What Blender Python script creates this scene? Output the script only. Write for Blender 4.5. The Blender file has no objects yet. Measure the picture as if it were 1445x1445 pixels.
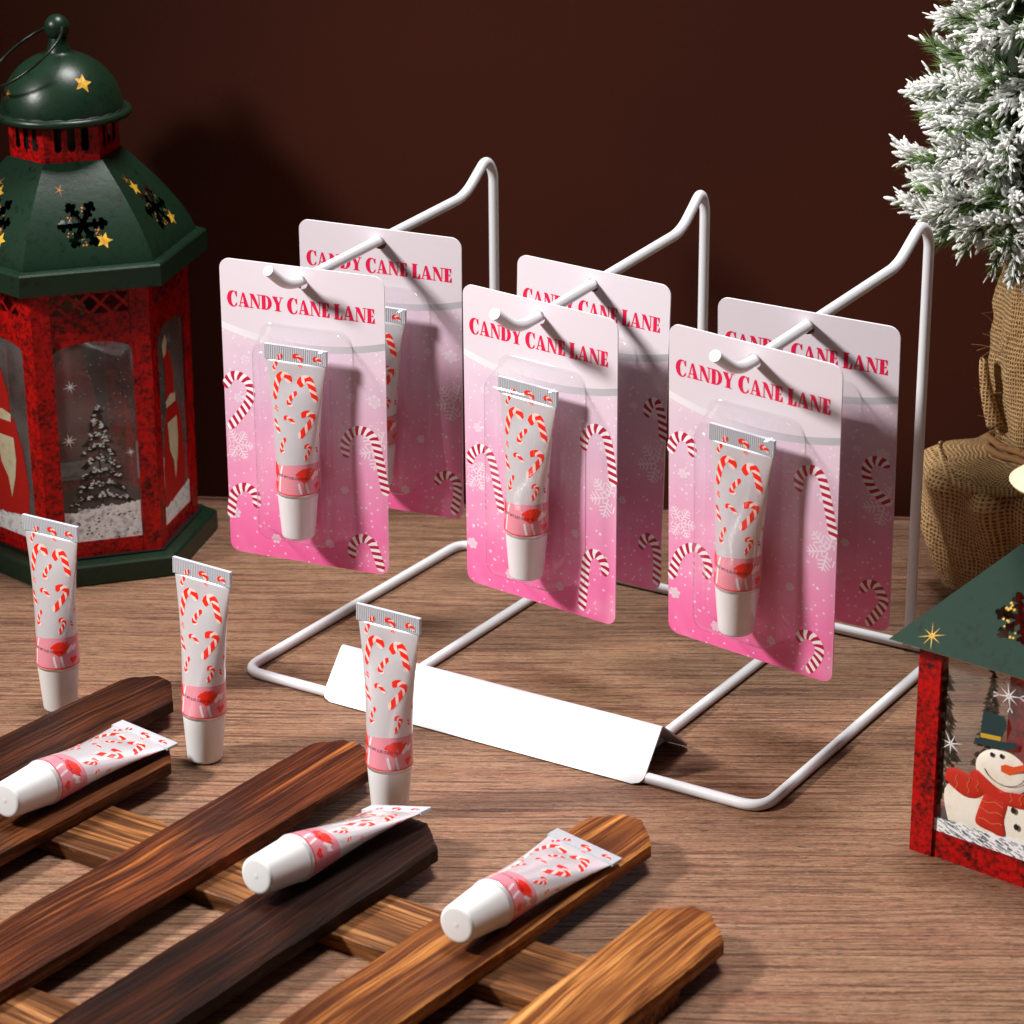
import bpy, bmesh, math, random
from mathutils import Vector, Matrix, noise
random.seed(7)
CM = 0.01
rad = math.radians
sc = bpy.context.scene
C = sc.collection

# ------------------------------------------------------------------ camera
cam_d = bpy.data.cameras.new('camera')
cam = bpy.data.objects.new('camera', cam_d); C.objects.link(cam); sc.camera = cam
cam_d.sensor_width = 36; cam_d.sensor_fit = 'HORIZONTAL'; cam_d.lens = 93.67
cam_d.clip_start = 0.02; cam_d.clip_end = 50
pit, rol = 0.3683, 0.0077
fwd = Vector((0, math.cos(pit), -math.sin(pit))); rt = Vector((1, 0, 0)); dn = fwd.cross(rt)
rt2 = rt*math.cos(rol)+dn*math.sin(rol); dn2 = dn*math.cos(rol)-rt*math.sin(rol)
M = Matrix((rt2, -dn2, -fwd)).transposed().to_4x4(); M.translation = Vector((0, 0, 0.44))
cam.matrix_world = M
cam_d.dof.use_dof = True; cam_d.dof.focus_distance = 0.99; cam_d.dof.aperture_fstop = 25

# ------------------------------------------------------------------ world, lamps, exposure
w = bpy.data.worlds.new('World'); sc.world = w; w.use_nodes = True
w.node_tree.nodes['Background'].inputs[0].default_value = (1.0, 0.95, 0.92, 1)
w.node_tree.nodes['Background'].inputs[1].default_value = 0.035
def area(name, loc, target, size, power, col=(1, 1, 1), shape='DISK'):
    l = bpy.data.lights.new(name, 'AREA'); l.shape = shape; l.size = size; l.energy = power; l.color = col
    o = bpy.data.objects.new(name, l); C.objects.link(o); o.location = loc
    o.rotation_euler = (Vector(target)-Vector(loc)).to_track_quat('-Z', 'Y').to_euler()
    return o
kl = bpy.data.lights.new('key_lamp', 'SPOT'); kl.energy = 47; kl.color = (1.0, 0.97, 0.94); kl.shadow_soft_size = .058
kl.spot_size = rad(74); kl.spot_blend = 1.0
ko = bpy.data.objects.new('key_lamp', kl); C.objects.link(ko); ko.location = (-.66, .75, .57)
ko.rotation_euler = (Vector((.34, .84, .03))-ko.location).to_track_quat('-Z', 'Y').to_euler()
area('softbox_lamp', (0.1, 1.06, 1.5), (0.05, 0.95, 0), 0.5, 24, (1.0, 0.97, 0.95))
sc.view_settings.view_transform = 'Standard'; sc.view_settings.look = 'None'
sc.view_settings.exposure = 0; sc.view_settings.gamma = 1; sc.view_settings.use_curve_mapping = False

# ------------------------------------------------------------------ helpers: objects
def tag(o, label=None, cat=None, group=None, kind=None):
    if label: o['label'] = label
    if cat: o['category'] = cat
    if group: o['group'] = group
    if kind: o['kind'] = kind
    return o
def empty(name, loc, rz=0, mat=None):
    o = bpy.data.objects.new(name, None); C.objects.link(o); o.empty_display_size = 0.02
    if mat is not None: o.matrix_world = mat
    else: o.location = Vector(loc)*CM; o.rotation_euler = (0, 0, rz)
    return o
def link(name, me, parent=None, loc=None):
    o = bpy.data.objects.new(name, me); C.objects.link(o); o.parent = parent
    if loc is not None: o.location = Vector(loc)*CM
    return o

class MB:
    """collects faces in centimetres and builds one mesh in metres"""
    def __init__(s): s.v = []; s.f = []; s.m = []; s.uv = None
    def add(s, vs, fs, mi=0):
        b = len(s.v); s.v += [tuple(p) for p in vs]
        for f in fs: s.f.append(tuple(b+i for i in f)); s.m.append(mi)
    def poly(s, pts, mi=0): s.add(pts, [tuple(range(len(pts)))], mi)
    def box(s, x0, x1, y0, y1, z0, z1, mi=0):
        s.add([(x0, y0, z0), (x1, y0, z0), (x1, y1, z0), (x0, y1, z0), (x0, y0, z1), (x1, y0, z1), (x1, y1, z1), (x0, y1, z1)],
              [(0, 3, 2, 1), (4, 5, 6, 7), (0, 1, 5, 4), (1, 2, 6, 5), (2, 3, 7, 6), (3, 0, 4, 7)], mi)
    def rings(s, rs, mi=0, cap0=True, cap1=True, closed=True):
        n = len(rs[0]); b = len(s.v)
        for r in rs: s.v += [tuple(p) for p in r]
        for i in range(len(rs)-1):
            for j in range(n if closed else n-1):
                k = (j+1) % n
                s.f.append((b+i*n+j, b+i*n+k, b+(i+1)*n+k, b+(i+1)*n+j)); s.m.append(mi)
        if cap0: s.f.append(tuple(b+j for j in reversed(range(n)))); s.m.append(mi)
        if cap1: e = b+(len(rs)-1)*n; s.f.append(tuple(e+j for j in range(n))); s.m.append(mi)
    def lathe(s, prof, n=40, mi=0, cx=0, cy=0, cap0=True, cap1=True):
        s.rings([[(cx+r*math.cos(2*math.pi*j/n), cy+r*math.sin(2*math.pi*j/n), z) for j in range(n)] for r, z in prof], mi, cap0, cap1)
    def hexa(s, prof, mi=0, cap0=True, cap1=True, n=6, a0=-120):
        s.rings([[(r*math.cos(rad(a0+360/n*j)), r*math.sin(rad(a0+360/n*j)), z) for j in range(n)] for r, z in prof], mi, cap0, cap1)
    def sweep(s, pts, r, n=14, mi=0, closed=False):
        P = [Vector(p) for p in pts]; N = len(P); rs = []; up = None
        for i in range(N):
            if closed: t = (P[(i+1) % N]-P[i-1]).normalized()
            else: t = (P[min(i+1, N-1)]-P[max(i-1, 0)]).normalized()
            if up is None:
                up = Vector((0, 0, 1)) if abs(t.z) < .9 else Vector((1, 0, 0))
            up = (up-t*up.dot(t)).normalized(); sd = t.cross(up)
            rr = r[i] if isinstance(r, (list, tuple)) else r
            rs.append([P[i]+(sd*math.cos(2*math.pi*j/n)+up*math.sin(2*math.pi*j/n))*rr for j in range(n)])
        if closed: rs.append(rs[0]); s.rings(rs, mi, False, False)
        else: s.rings(rs, mi)
    def build(s, name, smooth=False, angle=None):
        me = bpy.data.meshes.new(name)
        me.from_pydata([(x*CM, y*CM, z*CM) for x, y, z in s.v], [], s.f)
        for p, mi in zip(me.polygons, s.m): p.material_index = mi; p.use_smooth = smooth
        if s.uv:
            ul = me.uv_layers.new(name='UVMap')
            for lp in me.loops: ul.data[lp.index].uv = s.uv[lp.vertex_index]
        if smooth and angle:
            bm = bmesh.new(); bm.from_mesh(me); bmesh.ops.remove_doubles(bm, verts=bm.verts, dist=1e-7)
            for e in bm.edges:
                if len(e.link_faces) == 2 and e.calc_face_angle(0) > rad(angle): e.smooth = False
            bm.to_mesh(me); bm.free()
        me.update(); return me
def mats(me, *ms):
    for m in ms: me.materials.append(m)
    return me
def fillet(pts, r, n=7):
    """round the inner corners of a polyline"""
    P = [Vector(p) for p in pts]; out = [P[0]]
    for i in range(1, len(P)-1):
        a = P[i-1]-P[i]; b = P[i+1]-P[i]; la, lb = a.length, b.length; a.normalize(); b.normalize()
        rr = r[i] if isinstance(r, (list, tuple)) else r
        d = min(rr, la*.49, lb*.49)
        p0 = P[i]+a*d; p1 = P[i]+b*d
        for k in range(n+1):
            t = k/n; out.append(p0*(1-t)**2+P[i]*2*t*(1-t)+p1*t*t)
    out.append(P[-1]); return out
def rrect(hw, hh, r, n=6):
    """rounded rectangle, counter-clockwise, centred"""
    out = []
    for cx, cy, a0 in ((hw-r, hh-r, 0), (-hw+r, hh-r, 90), (-hw+r, -hh+r, 180), (hw-r, -hh+r, 270)):
        for k in range(n+1):
            a = rad(a0+90*k/n); out.append((cx+r*math.cos(a), cy+r*math.sin(a)))
    return out
def sheet(outer, holes, thick):
    """flat sheet in x,z with holes, thickness along +y (front face at y=0)"""
    bm = bmesh.new(); ed = []
    for lp in [outer]+holes:
        vs = [bm.verts.new((x*CM, 0, z*CM)) for x, z in lp]
        ed += [bm.edges.new((vs[i], vs[(i+1) % len(vs)])) for i in range(len(vs))]
    r = bmesh.ops.triangle_fill(bm, use_beauty=True, use_dissolve=False, edges=ed)
    fs = [f for f in bm.faces]
    ex = bmesh.ops.extrude_face_region(bm, geom=fs)
    vs = [g for g in ex['geom'] if isinstance(g, bmesh.types.BMVert)]
    bmesh.ops.translate(bm, verts=vs, vec=(0, thick*CM, 0))
    bmesh.ops.recalc_face_normals(bm, faces=bm.faces)
    return bm
def bm_mesh(bm, name):
    me = bpy.data.meshes.new(name); bm.to_mesh(me); bm.free(); return me

# ------------------------------------------------------------------ helpers: materials
def lin(r, g, b):
    f = lambda c: (c/255/12.92) if c/255 <= .04045 else ((c/255+.055)/1.055)**2.4
    return (f(r), f(g), f(b), 1)
class NT:
    def __init__(s, name):
        s.m = bpy.data.materials.new(name); s.m.use_nodes = True; s.t = s.m.node_tree
        s.b = s.t.nodes['Principled BSDF']; s.out = s.t.nodes['Material Output']
    def n(s, typ, **kw):
        nd = s.t.nodes.new('ShaderNode'+typ)
        for k, v in kw.items():
            if k in nd.inputs: nd.inputs[k].default_value = v
            else: setattr(nd, k, v)
        return nd
    def l(s, a, b): s.t.links.new(a, b)
    def coord(s, scale=(1, 1, 1), rot=(0, 0, 0), out='Object', loc=(0, 0, 0)):
        tc = s.n('TexCoord'); mp = s.n('Mapping')
        mp.inputs['Scale'].default_value = scale; mp.inputs['Rotation'].default_value = rot; mp.inputs['Location'].default_value = loc
        s.l(tc.outputs[out], mp.inputs[0]); return mp.outputs[0]
    def noise(s, vec, scale, detail=4, rough=.5, dist=0):
        nd = s.n('TexNoise', Scale=scale, Detail=detail, Roughness=rough, Distortion=dist); s.l(vec, nd.inputs['Vector']); return nd.outputs['Fac']
    def ramp(s, fac, stops):
        nd = s.n('ValToRGB'); e = nd.color_ramp.elements
        while len(e) < len(stops): e.new(.5)
        for i, (p, c) in enumerate(stops):
            e[i].position = p; e[i].color = c if len(c) == 4 else (*c, 1)
        s.l(fac, nd.inputs[0]); return nd.outputs[0]
    def mix(s, fac, a, b, mode='MIX'):
        nd = s.n('Mix', data_type='RGBA', blend_type=mode)
        for sock, v in ((nd.inputs[0], fac), (nd.inputs[6], a), (nd.inputs[7], b)):
            if hasattr(v, 'links') or hasattr(v, 'is_linked'): s.l(v, sock)
            else: sock.default_value = v
        return nd.outputs[2]
    def math(s, op, a, b=0.0, clamp=False):
        nd = s.n('Math', operation=op, use_clamp=clamp)
        for i, v in ((0, a), (1, b)):
            if hasattr(v, 'is_linked'): s.l(v, nd.inputs[i])
            else: nd.inputs[i].default_value = v
        return nd.outputs[0]
    def bump(s, h, strength, dist=.001):
        nd = s.n('Bump', Strength=strength, Distance=dist); s.l(h, nd.inputs['Height']); s.l(nd.outputs[0], s.b.inputs['Normal'])
    def set(s, **kw):
        for k, v in kw.items():
            sock = s.b.inputs[k.replace('_', ' ')]
            if hasattr(v, 'is_linked'): s.l(v, sock)
            else: sock.default_value = v
        return s.m
def plain(name, col, rough=.5, metal=0, **kw):
    t = NT(name); return t.set(Base_Color=col, Roughness=rough, Metallic=metal, **kw)
def speckled(name, c1, c2, scale, lo, hi, rough=.45, bump=.15, c3=None, spec=.35):
    """distressed paint: colour c1 with worn dark patches c2"""
    t = NT(name); v = t.coord()
    a = t.noise(v, scale, 6, .65); b = t.noise(v, scale*.22, 3, .5)
    f = t.math('ADD', t.math('MULTIPLY', a, .7), t.math('MULTIPLY', b, .3))
    col = t.ramp(f, [(lo, c2), (hi, c1)])
    if c3: col = t.mix(t.ramp(t.noise(v, scale*2.7, 4, .6), [(.62, (0, 0, 0)), (.7, (1, 1, 1))]), col, c3)
    t.bump(a, bump, .0006); return t.set(Base_Color=col, Roughness=rough, Specular_IOR_Level=spec)

def glass_mat(name, tint, gloss_rough=.03, refl=.9, haze=0):
    """thin clear sheet: see-through with a Fresnel reflection"""
    t = NT(name); t.t.nodes.remove(t.b)
    tr = t.n('BsdfTransparent'); tr.inputs[0].default_value = tint
    gl = t.n('BsdfGlossy'); gl.inputs['Roughness'].default_value = gloss_rough; gl.inputs[0].default_value = (refl, refl, refl, 1)
    lw = t.n('LayerWeight', Blend=.5); mx = t.n('MixShader')      # Schlick reflection, the same from both sides
    fr = t.math('ADD', t.math('MULTIPLY', t.math('POWER', lw.outputs['Facing'], 5.0), .8), .04)
    t.l(fr, mx.inputs[0]); t.l(tr.outputs[0], mx.inputs[1]); t.l(gl.outputs[0], mx.inputs[2]); last = mx
    if haze:   # pale diffuse haze mixed in to stand for reflections on the glass
        df = t.n('BsdfDiffuse'); df.inputs[0].default_value = (.6, .58, .56, 1); m2 = t.n('MixShader')
        nz = t.noise(t.coord(), 55, 3, .55); t.l(t.ramp(nz, [(.3, (haze*.5,)*3), (.7, (haze*1.6,)*3)]), m2.inputs[0])
        t.l(mx.outputs[0], m2.inputs[1]); t.l(df.outputs[0], m2.inputs[2]); last = m2
    t.l(last.outputs[0], t.out.inputs[0])
    return t.m

def table_mat():
    t = NT('table_wood'); rz = rad(2.2)
    warp = t.coord((1, 1, 1), (0, 0, rz))
    wn = t.n('TexNoise', Scale=7, Detail=2); t.l(warp, wn.inputs['Vector'])
    wv = t.n('VectorMath', operation='SCALE'); t.l(wn.outputs['Color'], wv.inputs[0]); wv.inputs[3].default_value = .007
    ad = t.n('VectorMath', operation='ADD'); t.l(warp, ad.inputs[0]); t.l(wv.outputs[0], ad.inputs[1])
    def st(sx, sy):
        m = t.n('Mapping'); m.inputs['Scale'].default_value = (sx, sy, 1); t.l(ad.outputs[0], m.inputs[0]); return m.outputs[0]
    broad = t.noise(st(1.4, 11), 3.2, 3, .5)
    mid = t.noise(st(2.6, 62), 5, 3, .55)
    fine = t.noise(st(8, 230), 5, 3, .62)
    fine2 = t.noise(st(15, 360), 5, 2, .6)
    pore = t.noise(st(24, 330), 6, 2, .5)
    line = t.noise(st(1.6, 100), 6, 2, .5)
    base = t.ramp(mid, [(.3, lin(140, 100, 78)), (.47, lin(160, 121, 98)), (.58, lin(171, 133, 109)), (.72, lin(180, 145, 120))])
    base = t.mix(t.ramp(broad, [(.36, (0, 0, 0)), (.6, (.6, .6, .6))]), base, lin(160, 128, 99))
    base = t.mix(t.ramp(t.noise(st(2.4, 30), 6, 3, .55), [(.54, (0, 0, 0)), (.68, (.6, .6, .6))]), base, lin(160, 103, 80))
    base = t.mix(t.ramp(line, [(.39, (.9, .9, .9)), (.455, (0, 0, 0))]), base, lin(98, 62, 46))
    base = t.mix(t.ramp(fine, [(.36, (.8, .8, .8)), (.5, (0, 0, 0))]), base, lin(96, 62, 45))
    base = t.mix(t.ramp(pore, [(.33, (.95, .95, .95)), (.40, (0, 0, 0))]), base, lin(58, 34, 25))
    base = t.mix(t.ramp(fine2, [(.55, (0, 0, 0)), (.72, (.6, .6, .6))]), base, lin(206, 170, 144))
    base = t.mix(1.0, base, (.83, .745, .645, 1), 'MULTIPLY')
    dash = t.noise(st(70, 520), 6, 1, .5)
    base = t.mix(t.ramp(dash, [(.30, (.85, .85, .85)), (.37, (0, 0, 0))]), base, lin(52, 30, 22))
    base = t.mix(t.ramp(dash, [(.66, (0, 0, 0)), (.74, (.6, .6, .6))]), base, lin(206, 172, 146))  # pale flecks: highlights on the embossed grain put into the colour
    h = t.math('ADD', t.math('ADD', fine, fine2), t.math('ADD', pore, dash)); t.bump(h, .6, .0012)
    return t.set(Base_Color=base, Roughness=t.ramp(fine2, [(.3, (.66, .66, .66)), (.7, (.44, .44, .44))]), Specular_IOR_Level=.4)
def picket_mat(name, dark, midc, light, seed, k=0.5):
    """carbonised wood, grain along the board's local x"""
    t = NT(name); v0 = t.coord((1, 1, 1), loc=(seed*1.7, seed*.9, seed*.3))
    wn = t.n('TexNoise', Scale=9, Detail=2); t.l(v0, wn.inputs['Vector'])
    wv = t.n('VectorMath', operation='SCALE'); t.l(wn.outputs['Color'], wv.inputs[0]); wv.inputs[3].default_value = .012
    ad = t.n('VectorMath', operation='ADD'); t.l(v0, ad.inputs[0]); t.l(wv.outputs[0], ad.inputs[1])
    def st(sx, sy, sz):
        m = t.n('Mapping'); m.inputs['Scale'].default_value = (sx, sy, sz); t.l(ad.outputs[0], m.inputs[0]); return m.outputs[0]
    ring = t.noise(st(1.6, 62, 30), 3.4, 3, .55)
    fine = t.noise(st(9, 330, 120), 4, 5, .7)
    big = t.noise(st(6, 22, 10), 2.5, 2, .5)
    col = t.ramp(ring, [(.28, dark), (k-.05, midc), (k+.03, dark), (.6, midc), (.72, light)])
    col = t.mix(t.ramp(big, [(.46, (0, 0, 0)), (.64, (.75, .75, .75))]), col, dark)
    col = t.mix(t.ramp(fine, [(.36, (.75, .75, .75)), (.55, (0, 0, 0))]), col, dark)
    col = t.mix(t.ramp(fine, [(.62, (0, 0, 0)), (.8, (.5, .5, .5))]), col, light)
    t.bump(t.math('ADD', ring, t.math('MULTIPLY', fine, .45)), .6, .0016)
    return t.set(Base_Color=col, Roughness=t.ramp(fine, [(.3, (.5, .5, .5)), (.7, (.3, .3, .3))]), Specular_IOR_Level=.14)
def card_mat():
    """printed card: pale lilac header, grey arc, pink sky with white snow dots"""
    t = NT('card_print'); tc = t.n('TexCoord'); sp = t.n('SeparateXYZ'); t.l(tc.outputs['Object'], sp.inputs[0])
    x = t.math('MULTIPLY', sp.outputs[0], 100); z = t.math('MULTIPLY', sp.outputs[2], 100)
    arc = t.math('ADD', t.math('MULTIPLY', t.math('POWER', t.math('SUBTRACT', x, .1), 2.0), .042), 9.0)   # height of the arc
    d = t.math('SUBTRACT', z, arc)
    body = t.ramp(t.math('DIVIDE', z, 9.4), [(0, lin(251, 104, 168)), (.22, lin(247, 132, 184)), (.5, lin(236, 166, 200)), (.78, lin(226, 192, 214)), (1, lin(224, 206, 220))])
    cloud = t.noise(t.coord((1, 1, 1)), 45, 3, .5)
    body = t.mix(t.ramp(cloud, [(.45, (0, 0, 0)), (.75, (.3, .3, .3))]), body, lin(250, 225, 238))
    for sc_, th, amt in ((260, .13, .75), (130, .085, .85), (420, .2, .6)):
        vo = t.n('TexVoronoi', Scale=sc_); mp = t.coord((1, .001, 1), loc=(sc_*.01, 0, 0)); t.l(mp, vo.inputs['Vector'])
        sel = t.n('SeparateColor'); t.l(vo.outputs['Color'], sel.inputs[0])
        dot = t.math('MULTIPLY', t.math('LESS_THAN', vo.outputs['Distance'], th), t.math('GREATER_THAN', sel.outputs[0], .45))
        body = t.mix(t.math('MULTIPLY', dot, amt), body, lin(252, 236, 246))
    head = lin(226, 216, 224)
    c = t.mix(t.math('GREATER_THAN', d, .13), body, head)
    band = t.math('MULTIPLY', t.math('LESS_THAN', d, .15), t.math('GREATER_THAN', d, -.13))
    bandc = t.ramp(t.math('ADD', t.math('MULTIPLY', x, .14), .5), [(.1, lin(240, 236, 240)), (.5, lin(205, 198, 206)), (1, lin(178, 178, 184))])
    c = t.mix(band, c, bandc)
    return t.set(Base_Color=c, Roughness=.38)
def burlap_mat():
    t = NT('burlap_weave'); uv = t.coord((1, 1, 1), out='UV')
    wn = t.n('TexNoise', Scale=14, Detail=2); t.l(uv, wn.inputs['Vector'])
    wv = t.n('VectorMath', operation='SCALE'); t.l(wn.outputs['Color'], wv.inputs[0]); wv.inputs[3].default_value = .10
    ad = t.n('VectorMath', operation='ADD'); t.l(uv, ad.inputs[0]); t.l(wv.outputs[0], ad.inputs[1])
    def wave(d):
        nd = t.n('TexWave', Scale=1.0, Distortion=.6, Detail=1); nd.bands_direction = d
        m = t.n('Mapping'); m.inputs['Scale'].default_value = (2.3, 2.3, 1); t.l(ad.outputs[0], m.inputs[0]); t.l(m.outputs[0], nd.inputs['Vector']); return nd.outputs['Fac']
    a, b = wave('X'), wave('Y'); h = t.math('MAXIMUM', a, b)
    fib = t.noise(t.coord((3, 1, 1), out='UV'), 30, 4, .7)
    col = t.ramp(h, [(.15, lin(132, 84, 40)), (.5, lin(222, 164, 98)), (.95, lin(248, 208, 150))])
    col = t.mix(t.ramp(fib, [(.32, (.5, .5, .5)), (.55, (0, 0, 0))]), col, lin(166, 116, 72))
    t.bump(t.math('ADD', h, t.math('MULTIPLY', fib, .4)), 1.0, .002)
    return t.set(Base_Color=col, Roughness=.95)
def wall_mat():
    t = NT('brown_board'); v = t.coord()
    a = t.noise(v, 900, 2, .5); b = t.noise(v, 6, 3, .5)
    c = t.ramp(b, [(.3, lin(60, 28, 19)), (.7, lin(69, 32, 21))]); t.bump(a, .25, .0003)
    return t.set(Base_Color=c, Roughness=.85, Specular_IOR_Level=.08)

RED = speckled('red_distressed_paint', lin(192, 3, 3), lin(44, 2, 2), 560, .39, .57, .42, .25)
GREEN = speckled('dark_green_paint', lin(22, 44, 30), lin(8, 13, 10), 380, .3, .46, .33, .12)
GREEN2 = speckled('teal_green_paint', lin(13, 43, 30), lin(6, 18, 14), 300, .3, .46, .6, .12, spec=.2)
BLACK = plain('plain_black', lin(12, 12, 10), .5)  # one black for base trim, collar core, ring hole and worn ring
GOLD = speckled('gold_star_paint', lin(226, 180, 66), lin(176, 126, 34), 500, .35, .6, .35, .2)
ORANGE_STAR = plain('thin_gold_paint', lin(186, 118, 52), .4)
CREAMY = speckled('cream_paint', lin(206, 196, 164), lin(170, 160, 120), 260, .28, .5, .5, .15)
WHITEPAINT = speckled('white_flaked_paint', lin(236, 238, 240), lin(96, 100, 104), 420, .3, .5, .55, .2)
WHITEFLAT = plain('white_print', lin(246, 246, 248), .5)
WHITEWIRE = plain('white_powder_coat', lin(226, 226, 230), .32)
WHITEPLATE = plain('white_sheet_metal', lin(204, 204, 208), .35)
WHITECAP = plain('white_cap_plastic', lin(238, 238, 238), .34, Subsurface_Weight=.15, Subsurface_Radius=(.003, .003, .003))
TUBEM = plain('frosted_tube_plastic', lin(236, 234, 238), .3, .28, Coat_Weight=1.0, Coat_Roughness=.05, Transmission_Weight=.2, IOR=1.25)
CRIMPM = plain('crimped_silver_edge', lin(198, 201, 208), .35, .0)
TRED = plain('cane_red_print', lin(244, 44, 24), .3, Coat_Weight=.5)
TPALE = plain('cane_pale_print', lin(250, 214, 208), .3, Coat_Weight=.5)
TPINK = plain('tube_pink_print', lin(226, 142, 156), .28, Coat_Weight=.5)
TWHITE = plain('tube_white_print', lin(240, 226, 228), .28, Coat_Weight=.5)
TTEXT = plain('tube_black_print', lin(45, 25, 30), .4)
CRED = plain('card_cane_red', lin(190, 22, 66), .4)
CWHITE = plain('card_cane_white', lin(250, 246, 248), .4)
CFLAKE = plain('card_flake_white', lin(248, 228, 240), .4)
LETTER = plain('title_red_print', lin(226, 20, 74), .4)
CARD = card_mat(); CARDEDGE = plain('card_edge', lin(244, 240, 243), .6); CARDBACK = plain('grey_board_back', lin(118, 110, 106), .7)
BLISTER = glass_mat('clear_blister_plastic', (.985, .98, .985, 1), .05, .9)
PANE = glass_mat('lantern_glass', (.93, .93, .92, 1), .02, .9, .11)
TABLE = table_mat(); WALL = wall_mat(); BURLAP = burlap_mat()

# ------------------------------------------------------------------ setting
me = MB(); me.box(-90, 110, 30, 150, -3, 0)
o = link('table_top', mats(me.build('table_top'), TABLE)); tag(o, 'brown wood grain table top under the display', 'table', kind='structure')
wz = math.atan2(112.6-115.92, 18.24+14.26)
me = MB(); me.box(-110, 110, 0, 2, .12, 45)
o = link('back_wall', mats(me.build('back_wall'), WALL)); o.location = (-.1426+.0, 1.1592, 0.0001); o.rotation_euler = (0, 0, wz)
tag(o, 'plain dark brown board wall behind the display', 'wall', kind='structure')
me = MB(); me.box(-110, 110, -.06, .5, .0, .13)
e_ = link('edge_strip', mats(me.build('edge_strip'), plain('edge_catch_light', lin(150, 112, 98), .6)), o)  # pale brown stands for light caught along the board's bottom edge

# ------------------------------------------------------------------ wire display rack
RY = -.5612; RO = (-10.67, 96.34, 0)
RW, RL, WR = 22.97, 15.83, .208
rack = empty('display_rack', RO, RY)
tag(rack, 'white wire display rack with three hooks and a blank sign plate', 'display rack')
loop = []
for (x, y), (ax, ay), (bx, by) in (((0, 0), (0, 1), (1, 0)), ((RW, 0), (-1, 0), (0, 1)), ((RW, RL), (0, -1), (-1, 0)), ((0, RL), (1, 0), (0, -1))):
    r = .95; a = Vector((x+ax*r, y+ay*r, WR)); b = Vector((x+bx*r, y+by*r, WR)); c = Vector((x, y, WR))
    for k in range(9):
        t = k/8; loop.append(a*(1-t)**2+c*2*t*(1-t)+b*t*t)
me = MB(); me.sweep(loop, WR, 16, closed=True); link('base_frame', mats(me.build('base_frame', True), WHITEWIRE), rack)
for x in (5.95, 17.1):
    me = MB(); me.sweep([(x, .15, WR), (x, 5, WR), (x, 10, WR), (x, RL-.15, WR)], WR*.97, 16)
    for yw in (.2, RL-.2): me.lathe([(.05, .02), (.27, .1), (.30, .2), (.27, .32), (.12, .41)], 14, cx=x, cy=yw)
    link('cross_bar', mats(me.build('cross_bar', True, 50), WHITEWIRE), rack)
HK = [(1.86, 15.40, 17.75, 13.62, 16.68, 1.40, 15.88, .2, 16.82), (11.85, 15.55, 17.6, 13.85, 16.5, 1.62, 15.74, .15, 16.7), (21.51, 15.1, 17.7, 12.96, 16.72, .1, 16.2, -1.55, 17.2)]
for x, ya, za, yb, zb, yl, zl, yt, zt in HK:
    pts = fillet([(x, RL, WR), (x, RL, za-.5), (x, ya-.1, za+.16), (x, yb, zb), (x, yl, zl), (x, yt, zt)], [0, .75, .9, .7, .8, 0], 9)
    me = MB(); me.sweep(pts, WR, 16); me.lathe([(.02, .12), (.25, .2), (.285, .3), (.27, .42), (.23, .52)], 14, cx=x, cy=RL); link('hook', mats(me.build('hook', True, 50), WHITEWIRE), rack)
# folded sign plate (front face leaning on the front wire, back flap behind it)
x0, x1 = 4.05, 18.3
prof = fillet([(0, -.42, .06), (0, 1.1, 1.86), (0, 3.35, .1)], .16, 5); th = .07
me = MB(); N = len(prof); rows = []
L = [0]
for i in range(1, N): L.append(L[-1]+(prof[i]-prof[i-1]).length)
fine = []
for i in range(N-1):
    k = max(1, int((L[i+1]-L[i])/.1))
    for j in range(k): fine.append((prof[i].lerp(prof[i+1], j/k), L[i]+(L[i+1]-L[i])*j/k))
fine.append((prof[-1], L[-1])); T = L[-1]; rc = .42
top, bot = [], []
for i, (p, s) in enumerate(fine):
    d = min(s, T-s); ins = rc-math.sqrt(max(0, rc*rc-(rc-d)**2)) if d < rc else 0
    a = fine[max(i-1, 0)][0]; b = fine[min(i+1, len(fine)-1)][0]; t = (b-a).normalized(); n = Vector((0, -t.z, t.y))
    q = p-n*th
    top.append([(x0+ins, p.y, p.z), (x1-ins, p.y, p.z)]); bot.append([(x0+ins, q.y, q.z), (x1-ins, q.y, q.z)])
rs = [[t_[0], t_[1], b_[1], b_[0]] for t_, b_ in zip(top, bot)]
me.rings(rs); link('sign_plate', mats(me.build('sign_plate', True, 35), WHITEPLATE), rack)

# ------------------------------------------------------------------ printed candy canes, snowflakes, letters (2D helpers)
def resample(path, n):
    P = [Vector(p) for p in path]
    if len(P) > 2:   # Catmull-Rom
        Q = []
        for i in range(len(P)-1):
            p0, p1, p2, p3 = P[max(i-1, 0)], P[i], P[i+1], P[min(i+2, len(P)-1)]
            for k in range(10):
                t = k/10; Q.append(.5*((2*p1)+(p2-p0)*t+(2*p0-5*p1+4*p2-p3)*t*t+(3*p1-p0-3*p2+p3)*t**3))
        P = Q+[P[-1]]
    L = [0]
    for i in range(1, len(P)): L.append(L[-1]+(P[i]-P[i-1]).length)
    out = []
    for k in range(n+1):
        s = L[-1]*k/n; i = 0
        while i < len(L)-2 and L[i+1] < s: i += 1
        out.append(P[i].lerp(P[i+1], (s-L[i])/max(1e-9, L[i+1]-L[i])))
    return out, L[-1]
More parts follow.
